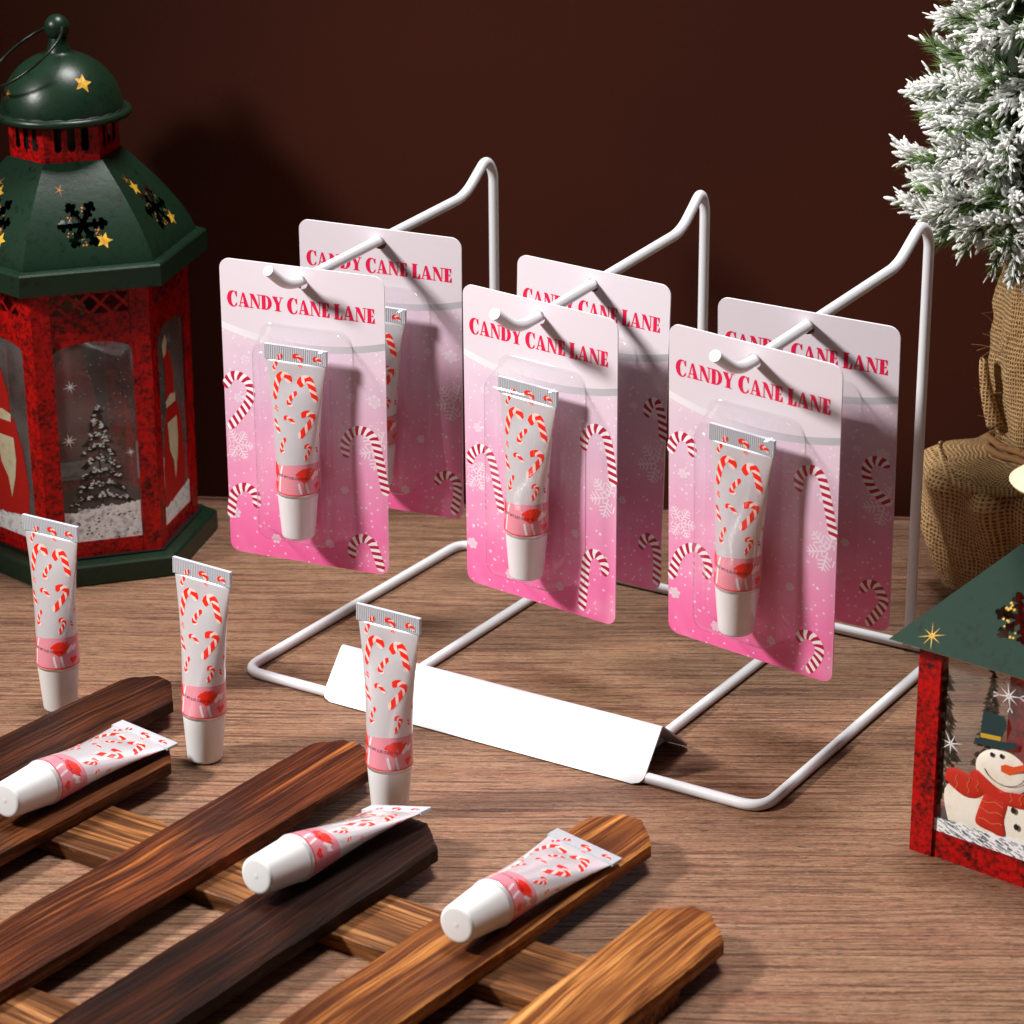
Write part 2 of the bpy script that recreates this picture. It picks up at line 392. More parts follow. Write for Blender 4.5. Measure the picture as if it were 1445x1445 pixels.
def cane2d(path, width, stripe, shear=.8, sub=3, redfrac=.5):
    """striped ribbon along path -> [(quad of 2D points, is_red)]"""
    _, LL = resample(path, 4); n = max(2, int(LL/stripe))*2*sub
    P, LL = resample(path, n); out = []; E = []
    for i, p in enumerate(P):
        t = (P[min(i+1, n)]-P[max(i-1, 0)]); t.normalize(); E.append((p, Vector((-t.y, t.x)), t))
    sh = shear*width*.5
    def edge(i, s):
        f = i+s*sh/(LL/n); f = min(max(f, 0), n); k = min(int(f), n-1); p = E[k][0].lerp(E[k+1][0], f-k); q = E[k][1].lerp(E[k+1][1], f-k)
        e = min(f, n-f)*LL/n; ww = width*.5*(min(1, .45+e/(width*.5)*.55) if e < width*.5 else 1)
        return p+q*ww*s
    for i in range(n):
        q = [edge(i, -1), edge(i, 0), edge(i, 1), edge(i+1, 1), edge(i+1, 0), edge(i+1, -1)]
        out.append((q, (i % (2*sub)) < 2*sub*redfrac))
    return out
def flake2d(cx, cy, r, rot=0, wdt=.09):
    out = []
    for k in range(6):
        a = rot+k*math.pi/3; d = Vector((math.cos(a), math.sin(a))); n = Vector((-d.y, d.x)); c = Vector((cx, cy)); w_ = r*wdt*.5
        out.append([c+d*r*.06-n*w_, c+d*r*.06+n*w_, c+d*r+n*w_, c+d*r-n*w_])
        for f, l in ((.28, .22), (.47, .33), (.66, .28), (.84, .17)):
            for s in (-1, 1):
                b = (d*.5+n*s*.87); p0 = c+d*r*f+n*s*w_; p1 = p0+b*r*l; m = Vector((-b.y, b.x))*w_*.85
                out.append([p0-m, p0+m, p1+m, p1-m])
    return out
def ellring(cx, cy, ro, ri, cxi, a0, a1, n=22):
    o = []
    for k in range(n):
        t0, t1 = rad(a0+(a1-a0)*k/n), rad(a0+(a1-a0)*(k+1)/n)
        o.append([(cx+ro[0]*math.cos(t0), cy+ro[1]*math.sin(t0)), (cx+ro[0]*math.cos(t1), cy+ro[1]*math.sin(t1)), (cxi+ri[0]*math.cos(t1), cy+ri[1]*math.sin(t1)), (cxi+ri[0]*math.cos(t0), cy+ri[1]*math.sin(t0))])
    return o
def R4(x0_, x1_, y0_, y1_): return [(x0_, y0_), (x1_, y0_), (x1_, y1_), (x0_, y1_)]
SF = .065
GL = {
 'L': (.70, [R4(.07, .39, SF, 1-SF), R4(0, .47, 1-SF, 1), R4(0, .68, 0, SF), [(.68, SF), (.68, .36), (.63, .36), (.44, SF)]]),
 'E': (.72, [R4(.07, .39, SF, 1-SF), R4(0, .64, 1-SF, 1), R4(0, .68, 0, SF), [(.68, SF), (.68, .35), (.62, .35), (.44, SF)], [(.64, 1-SF), (.43, 1-SF), (.58, .67), (.64, .67)], R4(.39, .49, .46, .54), [(.49, .5), (.55, .33), (.55, .68)]]),
 'N': (.95, [R4(.10, .18, SF, .9), R4(0, .29, 0, SF), [(0, 1), (.34, 1), (.34, .935), (0, .935)], [(.03, .935), (.40, .935), (.87, 0), (.66, 0)], R4(.775, .855, .20, 1-SF), R4(.65, .97, 1-SF, 1)]),
 'A': (.97, [[(.09, SF), (.175, SF), (.43, .84), (.37, 1.0)], [(.37, 1.0), (.53, 1.0), (.89, SF), (.53, SF)], R4(.235, .49, .25, .325), R4(0, .30, 0, SF), R4(.44, .98, 0, SF)]),
 'D': (.95, [R4(.07, .39, SF, 1-SF), R4(0, .39, 0, SF), R4(0, .39, 1-SF, 1)]+ellring(.39, .5, (.54, .5), (.22, .435), .39, -90, 90)),
 'C': (.87, ellring(.47, .5, (.47, .53), (.20, .45), .54, 50, 318)+[[(.75, .64), (.81, .64), (.81, 1.02), (.77, 1.02), (.64, .86)], [(.78, .16), (.82, .29), (.75, .26), (.66, .11)]]),
 'Y': (.94, [[(.03, 1-SF), (.39, 1-SF), (.62, .46), (.31, .46)], [(.73, 1-SF), (.81, 1-SF), (.62, .46), (.55, .54)], R4(.31, .62, SF, .46), R4(0, .47, 1-SF, 1), R4(.62, .95, 1-SF, 1), R4(.19, .74, 0, SF)])}
def title2d(x0_, x1_, base, h):
    tot = 0; seq = []
    for wi, wd in enumerate(('CANDY', 'CANE', 'LANE')):
        if wi: tot += .30
        for i, ch in enumerate(wd):
            s = 1.08 if i == 0 else 1.0; seq.append((ch, tot, s)); tot += GL[ch][0]*s+.035
    kx = (x1_-x0_)/tot; out = []
    for ch, ox, s in seq:
        for q in GL[ch][1]: out.append([(x0_+(ox+px*s)*kx, base+(py*s-(.04 if s > 1 else 0))*h) for px, py in q])
    return out

# ------------------------------------------------------------------ lip gloss tube (z up, cap down, label front = -y)
R0, ZB, ZT, ZE = .84, 1.95, 7.17, 7.75
def tab(z):
    s = min(max((z-ZB)/(ZT-ZB), 0), 1)
    return R0+.42*s**1.6, R0*(1-s)+.06*s
def tpt(ph, z, off=0):
    if z > ZT:
        x = 1.3*math.sin(ph); return (x, -.052-off, z)
    a, b = tab(z); n = Vector((math.sin(ph)/a, -math.cos(ph)/b)); n.normalize()
    x, y = a*math.sin(ph)+n.x*off, -b*math.cos(ph)+n.y*off
    s = min(max((z-ZB)/(ZT-ZB), 0), 1)
    if s > .55: y += .07*math.exp(-((s-.86)/.08)**2)*math.cos(ph)*math.cos(ph)*math.exp(-(math.sin(ph)/.5)**2)
    return (x, y, z)
def tube_meshes():
    D = {}
    m = MB(); n = 48; rs = []
    zs = [1.8, 1.93]+[ZB+(ZT-ZB)*k/40 for k in range(41)]
    for i, z in enumerate(zs):
        rs.append([tpt(2*math.pi*j/n, max(z, ZB)) [:2]+(z,) if z >= ZB else tuple(c*(.94 if i == 0 else .985) for c in tpt(2*math.pi*j/n, ZB)[:2])+(z,) for j in range(n)])
    m.rings(rs); D['tube'] = mats(m.build('tube_body', True), TUBEM)
    m = MB(); prof = [(.50, 0), (.58, .012), (.635, .06), (.65, .13), (.79, 1.78), (.80, 1.84), (.79, 1.88), (.70, 1.9)]
    m.lathe(prof, 48); m.lathe([(.09, -.004), (.06, -.01)], 16)
    D['cap'] = mats(m.build('cap', True, 60), WHITECAP)
    m = MB(); nr = 34; hw = 1.31; pts = []
    for k in range(nr*2+1):
        x = -hw+2*hw*k/(nr*2); pts.append((x, -.055-(.022 if k % 2 else 0)))
    for k in range(nr*2, -1, -1):
        x = -hw+2*hw*k/(nr*2); pts.append((x, .055+(.022 if k % 2 else 0)))
    for k in range(nr*2):   # quads across, plus ends
        a, b = pts[k], pts[k+1]; c, d = pts[len(pts)-2-k], pts[len(pts)-1-k]
        m.poly([(a[0], a[1], ZT-.02), (b[0], b[1], ZT-.02), (b[0], b[1], ZE), (a[0], a[1], ZE)])
        m.poly([(c[0], c[1], ZT-.02), (d[0], d[1], ZT-.02), (d[0], d[1], ZE), (c[0], c[1], ZE)])
        m.poly([(a[0], a[1], ZE), (b[0], b[1], ZE), (c[0], c[1], ZE), (d[0], d[1], ZE)])
        m.poly([(a[0], a[1], ZT-.02), (d[0], d[1], ZT-.02), (c[0], c[1], ZT-.02), (b[0], b[1], ZT-.02)])
    for s in (-1, 1): m.poly([(s*hw, -.055, ZT-.02), (s*hw, .055, ZT-.02), (s*hw, .055, ZE), (s*hw, -.055, ZE)][::s])
    D['crimp_seal'] = mats(m.build('crimp_seal'), CRIMPM)
    # candy cane print: measured on the label as (angle, height)
    m = MB(); K = R0
    canes = [([(-.86, 5.6), (-.72, 6.25), (-.52, 6.58), (-.30, 6.6), (-.20, 6.3)], .19), ([(.20, 6.22), (.24, 6.46), (.40, 6.6), (.58, 6.48), (.76, 6.12), (.98, 5.68)], .21),
             ([(.10, 6.05), (-.10, 5.77), (-.18, 5.59), (-.12, 5.50), (.02, 5.54)], .12), ([(-.34, 4.88), (-.28, 5.02), (-.10, 4.97), (.12, 4.78)], .10),
             ([(.36, 5.08), (.52, 5.24), (.80, 5.22), (.88, 5.04), (.64, 4.69), (.30, 4.26)], .20), ([(-.27, 4.2), (-.44, 3.9), (-.50, 3.66), (-.26, 3.66)], .11),
             ([(.58, 3.88), (.74, 3.98), (.88, 3.86), (.78, 3.62), (.62, 3.38)], .13), ([(-.86, 5.38), (-.74, 5.12)], .14), ([(-.92, 4.85), (-.80, 4.6), (-.58, 4.3)], .15),
             ([(-.44, 7.42), (-.62, 7.2)], .12), ([(-.06, 7.32), (.04, 7.46), (.15, 7.36), (.16, 7.2)], .12), ([(.62, 7.31), (.74, 7.46), (.88, 7.38), (1.02, 7.26)], .11),
             ([(-.66, 7.1), (-.84, 6.8), (-.72, 6.72)], .11), ([(.16, 7.1), (.16, 6.95)], .1),
             ([(1.70, 6.72), (1.62, 6.35), (1.70, 5.7)], .16), ([(1.56, 4.45), (1.50, 4.2)], .13), ([(1.25, 3.9), (1.4, 3.62)], .1)]
    # the back of the label carries more of the same canes
    canes += [([(a+math.pi, z) for a, z in c], w_) for c, w_ in canes[:7]]
    for path, wd in canes:
        wd *= 1.22
        for q, red in cane2d([(a*K, z) for a, z in path], wd, .36 if wd > .16 else .22, 1.0, 4, .62):
            m.poly([tpt(p.x/K, p.y, .006 if p.y < ZT else .03) for p in q], 0 if red else 1)
    D['candy_cane_print'] = mats(m.build('candy_cane_print', False), TRED, TPALE)
    # pink foot band with wedges
    m = MB(); nb = 64
    def zt(a): return 3.22+.13*math.sin(a*1.0-.9)+.05*math.sin(2*a+1)
    for k in range(nb):
        a0, a1 = -math.pi+2*math.pi*k/nb, -math.pi+2*math.pi*(k+1)/nb
        for j in range(6):
            f = lambda a, t: tpt(a, ZB+.03+(zt(a)-ZB-.03)*t, .005)
            m.poly([f(a0, j/6), f(a1, j/6), f(a1, (j+1)/6), f(a0, (j+1)/6)], 0)
    def blob(pts, mi, off, n=4):
        c = (sum(p[0] for p in pts)/len(pts), sum(p[1] for p in pts)/len(pts))
        for i in range(len(pts)):
            a, b = pts[i], pts[(i+1) % len(pts)]
            prev = None
            for k in range(n):
                t0, t1 = k/n, (k+1)/n
                P = lambda p, t: tpt(c[0]+(p[0]-c[0])*t, c[1]+(p[1]-c[1])*t, off)
                m.poly([P(a, t0), P(a, t1), P(b, t1), P(b, t0)] if k else [P(a, 0), P(a, t1), P(b, t1)], mi)
    wedge = [(.26, 2.82), (.40, 2.95), (.60, 3.05), (.82, 3.07), (1.05, 3.06), (1.30, 3.0), (1.18, 2.82), (1.0, 2.62), (.80, 2.52), (.66, 2.50), (.48, 2.6)]
    blob(wedge, 1, .011)
    blob([(1.02, 2.70), (1.28, 2.93), (1.60, 2.92), (1.52, 2.66), (1.14, 2.56)], 2, .009)
    blob([(1.22, 2.32), (1.32, 2.42), (1.44, 2.36), (1.60, 2.42), (1.68, 2.28), (1.42, 2.1)], 1, .012)
    blob([(-1.0, 3.15), (-.72, 3.02), (-.62, 2.75), (-.80, 2.5), (-1.15, 2.6)], 1, .011)
    blob([(-.95, 2.38), (-.66, 2.42), (-.72, 2.0), (-1.1, 2.02)], 1, .011)
    for aa in (-.5, .45, .8, 2.3, 3.0):
        for q, r_ in cane2d([((aa)*K, 2.5), ((aa+.05)*K, 2.3), ((aa+.16)*K, 2.03)] if aa > 0 else [((aa+.1)*K, 3.1), (aa*K, 2.7), ((aa-.02)*K, 2.03)], .09, .3):
            m.poly([tpt(p.x/K, p.y, .0085) for p in q], 2)
    for k in range(nb):
        a0, a1 = -math.pi+2*math.pi*k/nb, -math.pi+2*math.pi*(k+1)/nb
        m.poly([tpt(a0, ZB+.035, .013), tpt(a1, ZB+.035, .013), tpt(a1, ZB+.075, .013), tpt(a0, ZB+.075, .013)], 1)
    D['pink_band_print'] = mats(m.build('pink_band_print', False), TPINK, TRED, TWHITE)
    # small lettering wrapped on the tube
    cu = bpy.data.curves.new('t', 'FONT'); cu.body = 'NET WT 0.35 OZ/10 ML'; cu.size = 1; cu.resolution_u = 2
    ob = bpy.data.objects.new('t', cu); C.objects.link(ob); dg = bpy.context.evaluated_depsgraph_get(); tm = ob.evaluated_get(dg).to_mesh()
    xs = [v.co.x for v in tm.vertices]; wd = max(xs)
    m = MB(); m.add([tpt(-.62+1.5*v.co.x/wd, 2.66+v.co.y*.15-.05*v.co.x/wd, .016) for v in tm.vertices], [tuple(p.vertices) for p in tm.polygons])
    D['lettering'] = mats(m.build('lettering'), TTEXT)
    bpy.data.objects.remove(ob); bpy.data.curves.remove(cu)
    return D
TUBE = tube_meshes()
def spawn_tube(mat, parent=None, name='lip_gloss_tube'):
    o = link(name, TUBE['tube'], parent)
    if parent: o.matrix_local = mat
    else: o.matrix_world = mat
    for k in ('cap', 'crimp_seal', 'pink_band_print', 'lettering'): link(k, TUBE[k], o)
    tag(link('candy_cane_print', TUBE['candy_cane_print'], o), kind='stuff')
    return o
def frame(org, x, y, z):
    m_ = Matrix((Vector(x), Vector(y), Vector(z))).transposed().to_4x4(); m_.translation = Vector(org)*CM; return m_

GT = 'lip gloss tubes standing on the table'
for (x, y), rz, lean, lb in (((-17.5, 93.4), -30, 1.0, 'standing lip gloss tube in front of the tall lantern base'),
                             ((-11.45, 88.9), -32, 2.0, 'standing lip gloss tube between picket tips and the bent front corner of the wire rack'),
                             ((-4.42, 84.55), -31, 1.0, 'standing lip gloss tube in front of the white sign plate')):
    m_ = Matrix.Translation(Vector((x, y, .013*lean))*CM) @ Matrix.Rotation(rad(lean), 4, 'Y') @ Matrix.Rotation(rad(rz), 4, 'Z')
    tag(spawn_tube(m_), lb, 'lip gloss', GT)
GT = 'lip gloss tubes lying on the pickets'
for a, b, roll, lb in (((-17.42, 81.45, 2.13), (-13.45, 87.75, 1.53), 6, 'lip gloss tube lying along the short dark brown picket closest to the tall lantern'),
                       ((-8.35, 75.95, 2.16), (-4.0, 82.1, 1.36), -14, 'lip gloss tube lying along the nearly black picket'),
                       ((-1.84, 72.8, 2.13), (2.2, 78.75, 1.53), 8, 'lip gloss tube lying along the orange brown picket')):
    a, b = Vector(a), Vector(b); z = (b-a).normalized(); f = Vector((0, 0, 1)); f = (f-z*f.dot(z)).normalized()
    f = Matrix.Rotation(rad(roll), 3, z) @ f; y = -f; x = y.cross(z)
    tag(spawn_tube(frame(a, x, y, z)), lb, 'lip gloss', GT)

# ------------------------------------------------------------------ carded packs
CWd, CHt, KY = 6.86, 12.225, 1.018
hz = CHt-.61
bm = sheet([(x, z+CHt/2) for x, z in rrect(CWd/2, CHt/2, .42)], [[(.27*math.cos(2*math.pi*k/20), hz+.27*math.sin(2*math.pi*k/20)) for k in range(20)]], .05)
CARDME = bm_mesh(bm, 'backing_card'); mats(CARDME, CARD, CARDEDGE, CARDBACK)
for p in CARDME.polygons:
    if p.normal.y > -.5: p.material_index = 2 if p.normal.y > .5 else 1
m = MB()
for i, q in enumerate(title2d(-3.15, 3.06, CHt-1.88, .58)): m.poly([(x, -.004-.0004*(i % 6), z) for x, z in q])
TITLE = mats(m.build('lettering'), LETTER)
FLAKES = []; small = MB()
for i, (x, y, r) in enumerate([(-2.92, -7.48, .66), (3.1, -6.9, .86), (2.95, -4.94, .29), (1.99, -4.85, .16), (-1.40, -11.2, .21), (-3.16, -10.37, .24), (.92, -11.05, .19), (-2.48, -3.97, .2), (1.62, -8.7, .18), (-2.84, -5.55, .2)]):
    m = MB() if r > .25 else small
    for q in flake2d(x, CHt+y*KY, r, .26*i, .075 if r > .4 else .15):
        if all(abs(p.x) < CWd/2-.02 for p in q): m.poly([(p.x, -.0035, p.y) for p in q])
    if m is not small: FLAKES.append(mats(m.build('snowflake_print'), CFLAKE))
FLAKES.append(mats(small.build('small_snowflakes'), CFLAKE))
# blister: rounded bubble with a flange
m = MB(); by = CHt-6.78; rs = []
for hw, hh, r, d in ((1.98, 4.42, .6, .008), (1.90, 4.34, .58, .06), (1.83, 4.27, .55, .22), (1.74, 4.17, .52, .7), (1.66, 4.09, .5, 1.15), (1.56, 3.99, .46, 1.45), (1.40, 3.82, .42, 1.66), (1.18, 3.56, .36, 1.76), (.9, 3.2, .3, 1.79)):
    rs.append([(.1+x, -d, by+z) for x, z in rrect(hw, hh, r, 6)])
m.rings(rs, cap0=False); BLIST = mats(m.build('blister', True, 50), BLISTER)
X = lambda l: [[tuple(p) for p in c] for c in l]
PACKS = [
 ('f', (-7.911, 97.15, 16.475), (.933, -.359, -.022), (.01, -.036, .999), [[(-3.46, -5.2), (-3.22, -4.75), (-2.87, -4.64), (-2.46, -4.84), (-2.33, -5.26), (-2.56, -5.84), (-3.38, -6.85)], [(1.76, -7.37), (1.71, -6.77), (2.01, -6.31), (2.41, -6.17), (2.81, -6.28), (3.08, -6.78), (3.44, -8.7)], [(-2.26, -10.05), (-2.29, -9.49), (-2.7, -9.22), (-3.19, -9.46), (-3.34, -9.9), (-3.44, -10.6)], [(1.95, -11.51), (1.94, -10.96), (2.32, -10.62), (2.75, -10.72), (3.0, -11.24), (3.2, -11.9)]],
  'pink carded lip gloss at the front of the hook next to the tall lantern'),
 ('f', (1.028, 92.65, 16.404), (.812, -.582, -.039), (-.001, -.068, .998), [[(-3.26, -7.11), (-3.21, -6.72), (-2.82, -6.38), (-2.37, -6.46), (-2.12, -7.11), (-1.8, -8.76)], [(2.06, -5.29), (2.06, -4.77), (2.48, -4.33), (2.96, -4.45), (3.2, -5.12), (3.38, -6.4)], [(3.0, -10.08), (2.99, -9.6), (2.57, -9.28), (2.2, -9.59), (2.08, -10.5), (1.96, -11.77)]],
  'pink carded lip gloss at the front of the middle hook'),
 ('f', (8.232, 86.019, 16.812), (.806, -.59, -.049), (-.018, -.107, .994), [[(-2.49, -4.82), (-2.55, -4.3), (-2.97, -4.13), (-3.3, -4.38), (-3.42, -4.9)], [(-1.9, -9.41), (-1.78, -8.88), (-2.09, -8.36), (-2.58, -8.38), (-3.07, -8.85), (-3.4, -9.85)], [(1.96, -4.97), (1.91, -4.45), (2.27, -4.05), (2.72, -4.09), (2.99, -4.7), (3.39, -6.4)], [(2.06, -10.75), (2.22, -10.43), (2.63, -10.38), (2.93, -10.71), (2.88, -11.16), (2.47, -11.84)]],
  'pink carded lip gloss at the front of the hook next to the small house lantern'),
 ('b', (-5.127, 101.535, 16.773), (.944, -.328, -.04), (.009, -.096, .995), [[(2.36, -10.62), (2.48, -10.26), (2.89, -10.11), (3.24, -10.42), (3.24, -11.02), (3.08, -11.85)], [(-2.4, -5.4), (-2.6, -4.9), (-3.0, -4.8), (-3.3, -5.2), (-3.4, -6.6)]],
  'pink carded lip gloss hanging behind another on the hook next to the tall lantern'),
 ('b', (3.086, 95.949, 16.635), (.816, -.577, -.026), (.021, -.015, 1), [[(2.65, -5.19), (2.7, -4.75), (3.0, -4.52), (3.28, -4.92), (3.42, -6.01)], [(2.6, -10.47), (2.68, -10.09), (2.95, -9.92), (3.28, -10.28), (3.36, -10.93), (3.34, -11.75)]],
  'pink carded lip gloss hanging behind another on the middle hook'),
 ('b', (10.401, 89.396, 16.91), (.883, -.468, -.036), (-.027, -.128, .991), [[(3.26, -5.38), (3.02, -5.21), (2.59, -5.24), (2.39, -5.72), (2.68, -6.33), (3.38, -6.84)], [(2.38, -10.57), (2.56, -10.22), (2.95, -10.21), (3.25, -10.77), (3.01, -11.29), (2.6, -11.9)]],
  'pink carded lip gloss hanging behind another on the hook next to the small house lantern')]
for kind, top, ex, ez, canes, lb in PACKS:
    ex = Vector(ex).normalized(); ez = Vector(ez); ez = (ez-ex*ez.dot(ex)).normalized(); ey = ez.cross(ex)
    org = Vector(top)-ez*CHt
    pk = empty('lip_gloss_card', (0, 0, 0), mat=frame(org, ex, ey, ez)); tag(pk, lb, 'lip gloss card', 'carded lip glosses on the rack hooks')
    cd = link('backing_card', CARDME, pk); link('lettering', TITLE, cd)
    for fm in FLAKES[:-1]: link('snowflake_print', fm, cd)
    tag(link('small_snowflakes', FLAKES[-1], cd), kind='stuff')
    for c in canes:
        m = MB()
        for q, red in cane2d([(x*.98, CHt+y*KY) for x, y in c], .37, .27, .35, 3): m.poly([(p.x, -.0055, p.y) for p in q], 0 if red else 1)
        link('candy_cane_print', mats(m.build('candy_cane_print'), CRED, CWHITE), cd)
    link('blister', BLIST, pk)
    spawn_tube(frame((.02, -.92, CHt-10.66), (1, 0, 0), (0, 1, 0), Vector((.018, .025, 1)).normalized()), pk, 'tube')

# ------------------------------------------------------------------ picket fence lying on the table
pf = empty('picket_fence', (0, 76, 0)); tag(pf, 'small scorched wood picket fence lying flat on the table', 'fence')
U = Vector((.583, .812)); Wd = Vector((.812, -.583))
def roughen(me, amt, seed):
    for v in me.vertices:
        n = noise.noise_vector(Vector((v.co.x*160+seed*9, v.co.y*160, v.co.z*160))); v.co += n*amt
ZP0, ZP1 = .60, 1.13; rnd_p = random.Random(21)
PK = [(-65.4, 3.0, 68.2, 52.5, ('dk', (26, 12, 8), (84, 44, 26), (128, 74, 42))), (-62.0, 3.0, 64.3, 54, ('md', (38, 18, 9), (110, 60, 28), (162, 96, 48))),
      (-55.78, 3.05, 68.0, 54.6, ('br', (44, 18, 9), (118, 60, 30), (186, 112, 54))), (-50.2, 3.1, 64.5, 54.8, ('bk', (18, 8, 5), (66, 31, 17), (100, 54, 30))),
      (-44.3, 2.9, 68.9, 53.6, ('or', (70, 32, 12), (154, 92, 44), (200, 134, 70))), (-38.98, 2.9, 64.8, 54, ('lt', (92, 46, 18), (182, 118, 60), (222, 162, 94)))]
for i, (wc, wd, T_, ang, (nm, d_, m_c, l_)) in enumerate(PK):
    mat_ = picket_mat('scorched_wood_'+nm, lin(*d_), lin(*m_c), lin(*l_), i+1, .5)
    tip = U*T_+Wd*wc
    h = wd/2; n = 52; Ln = 27.5
    # top columns across the board, raised grain, sawn tip; local x from the tail (-Ln) to the tip (0)
    m = MB(); rs = []; nc = 18; rows_ = 120; fl = .26*h
    jit = [rnd_p.uniform(-.035, .035) for _ in range(nc+1)]
    for r_ in range(rows_+1):
        t = r_/rows_; top_, bot_ = [], []
        for j in range(nc+1):
            y0_ = h*(1-2*j/nc); xt = -1.05*max(0, (abs(y0_-.12*h)-fl)/(h-fl))+jit[j]
            x = -Ln+(xt+Ln)*t**.8; e_n = .05*noise.noise(Vector((x*.35, i*7.1+(3 if j < nc/2 else 0), 0)))+.03*noise.noise(Vector((x*2.9, i*3.3+(5 if j < nc/2 else 0), 5)))
            y = y0_*(1+e_n/h)
            edge = j in (0, nc)
            g_ = .05*noise.noise(Vector((x*.10+i*5, y*3.4, i*2.0)))+.03*noise.noise(Vector((x*.22+i*3, y*8.5, i)))
            z = ZP1-(.075 if edge else 0)+(0 if edge else g_)
            if r_ == rows_: z -= .03
            top_.append((x, y, z)); bot_.append((x, y*(1.0 if edge else .99), ZP0))
        rs.append(top_+bot_[::-1])
    m.rings(rs, cap1=False); nb_ = 2*(nc+1); base_ = rows_*nb_
    for j in range(nc): m.f.append((base_+j, base_+j+1, base_+nb_-2-j, base_+nb_-1-j)); m.m.append(0)
    me_ = m.build('picket', True, 30); mats(me_, mat_)
    o = link('picket', me_, pf); o.location = Vector((tip.x, tip.y-76, 0))*CM; o.rotation_euler = (0, 0, rad(ang))
RM = picket_mat('scorched_wood_rail', lin(66, 38, 22), lin(160, 104, 60), lin(200, 144, 92), 9, .5)
RD = Vector((.84, -.543)); RN = Vector((.543, .84))
for s0, s1, n0, n1 in ((-66.5, -34.6, 59.8, 62.9), (-66.5, -34.6, 49.15, 52.24)):
    m = MB(); rs = []
    hw = (n1-n0)/2; K = 60
    for k in range(K+1):
        x = (s1-s0)*k/K; j = .03*noise.noise(Vector((x*1.7, n0, 2))); b = .05
        rs.append([(x, -hw-j, .005), (x, -hw-j, .58-b), (x, -hw-j+b, .578), (x, hw+j-b, .578), (x, hw+j, .58-b), (x, hw+j, .005)][::-1])
    m.rings(rs); me_ = m.build('rail', True, 30); mats(me_, RM)
    p = RD*s0+RN*((n0+n1)/2); o = link('rail', me_, pf); o.location = Vector((p.x, p.y-76, 0))*CM; o.rotation_euler = (0, 0, math.atan2(RD.y, RD.x))

# ------------------------------------------------------------------ cut sheets and painted decals
def cut_panel(mb, x0_, x1_, z0_, z1_, step, keep, place, mi=0):
    """sheet made of thin rows; cells where keep() is false are cut away. place(u,v) -> 3D"""
    nz = int(math.ceil((z1_-z0_)/step)); nx = int(math.ceil((x1_-x0_)/step))
    for j in range(nz):
        za, zb = z0_+(z1_-z0_)*j/nz, z0_+(z1_-z0_)*(j+1)/nz; st = None
        for i in range(nx+1):
            k = i < nx and keep(x0_+(x1_-x0_)*(i+.5)/nx, (za+zb)/2)
            if k and st is None: st = i
            if not k and st is not None:
                xa, xb = x0_+(x1_-x0_)*st/nx, x0_+(x1_-x0_)*i/nx
                mb.poly([place(xa, za), place(xb, za), place(xb, zb), place(xa, zb)], mi); st = None
def in_flake(x, z, r, wdt=.11):
    rr = math.hypot(x, z)
    if rr > r*1.05: return False
    if rr < r*.2: return True
    a = math.atan2(z, x); k = round(a/(math.pi/3)); d = a-k*math.pi/3; u, v_ = rr*math.cos(d), abs(rr*math.sin(d))
    if u < r and v_ < r*wdt: return True
    return (u-r*.9)**2+v_**2 < (r*.13)**2 or (u-r*.78)**2+(v_-r*.16)**2 < (r*.1)**2 or (u-r*.5)**2+(v_-r*.13)**2 < (r*.09)**2
def star2d(cx, cy, r, rot=0, inner=.45, n=5):
    return [(cx+(r if k % 2 == 0 else r*inner)*math.sin(rot+k*math.pi/n), cy+(r if k % 2 == 0 else r*inner)*math.cos(rot+k*math.pi/n)) for k in range(2*n)]
def fan(mb, pts, place, mi=0):
    c = (sum(p[0] for p in pts)/len(pts), sum(p[1] for p in pts)/len(pts))
    for i in range(len(pts)): mb.poly([place(*c), place(*pts[i]), place(*pts[(i+1) % len(pts)])], mi)
def raised(mb, pts, place, h_, mi=0, n=6):
    """slightly raised painted shape; place(u, v, off)"""
    c = (sum(p[0] for p in pts)/len(pts), sum(p[1] for p in pts)/len(pts)); K_ = len(pts)
    P2, _ = resample([*pts, pts[0]], 48); P2 = P2[:-1]
    rs_ = [[place(c[0]+(p.x-c[0])*t, c[1]+(p.y-c[1])*t, h_*math.sqrt(max(0, 1-t*t))) for p in P2] for t in [1-k/n for k in range(n)]]
    mb.rings(rs_, mi, cap0=False)
def rays(mb, cx, cy, r, place, n=8, rot=0, wdt=.06, mi=0):
    for k in range(n):
        a = rot+2*math.pi*k/n; d = (math.cos(a), math.sin(a)); l = r*(1 if k % 2 == 0 else .8)
        mb.poly([place(cx-d[1]*r*wdt, cy+d[0]*r*wdt), place(cx+d[1]*r*wdt, cy-d[0]*r*wdt), place(cx+d[0]*l, cy+d[1]*l)], mi)
def snowbank(mb, x0_, x1_, zb, ztop, place, mi=0, n=40, slope=0):
    for k in range(n):
        xa, xb = x0_+(x1_-x0_)*k/n, x0_+(x1_-x0_)*(k+1)/n
        f = lambda x: ztop+slope*(x-x0_)+.10*noise.noise(Vector((x*2.1, ztop, 0)))+.05*noise.noise(Vector((x*9, ztop, 3)))
        mb.poly([place(xa, zb), place(xb, zb), place(xb, f(xb)), place(xa, f(xa))], mi)
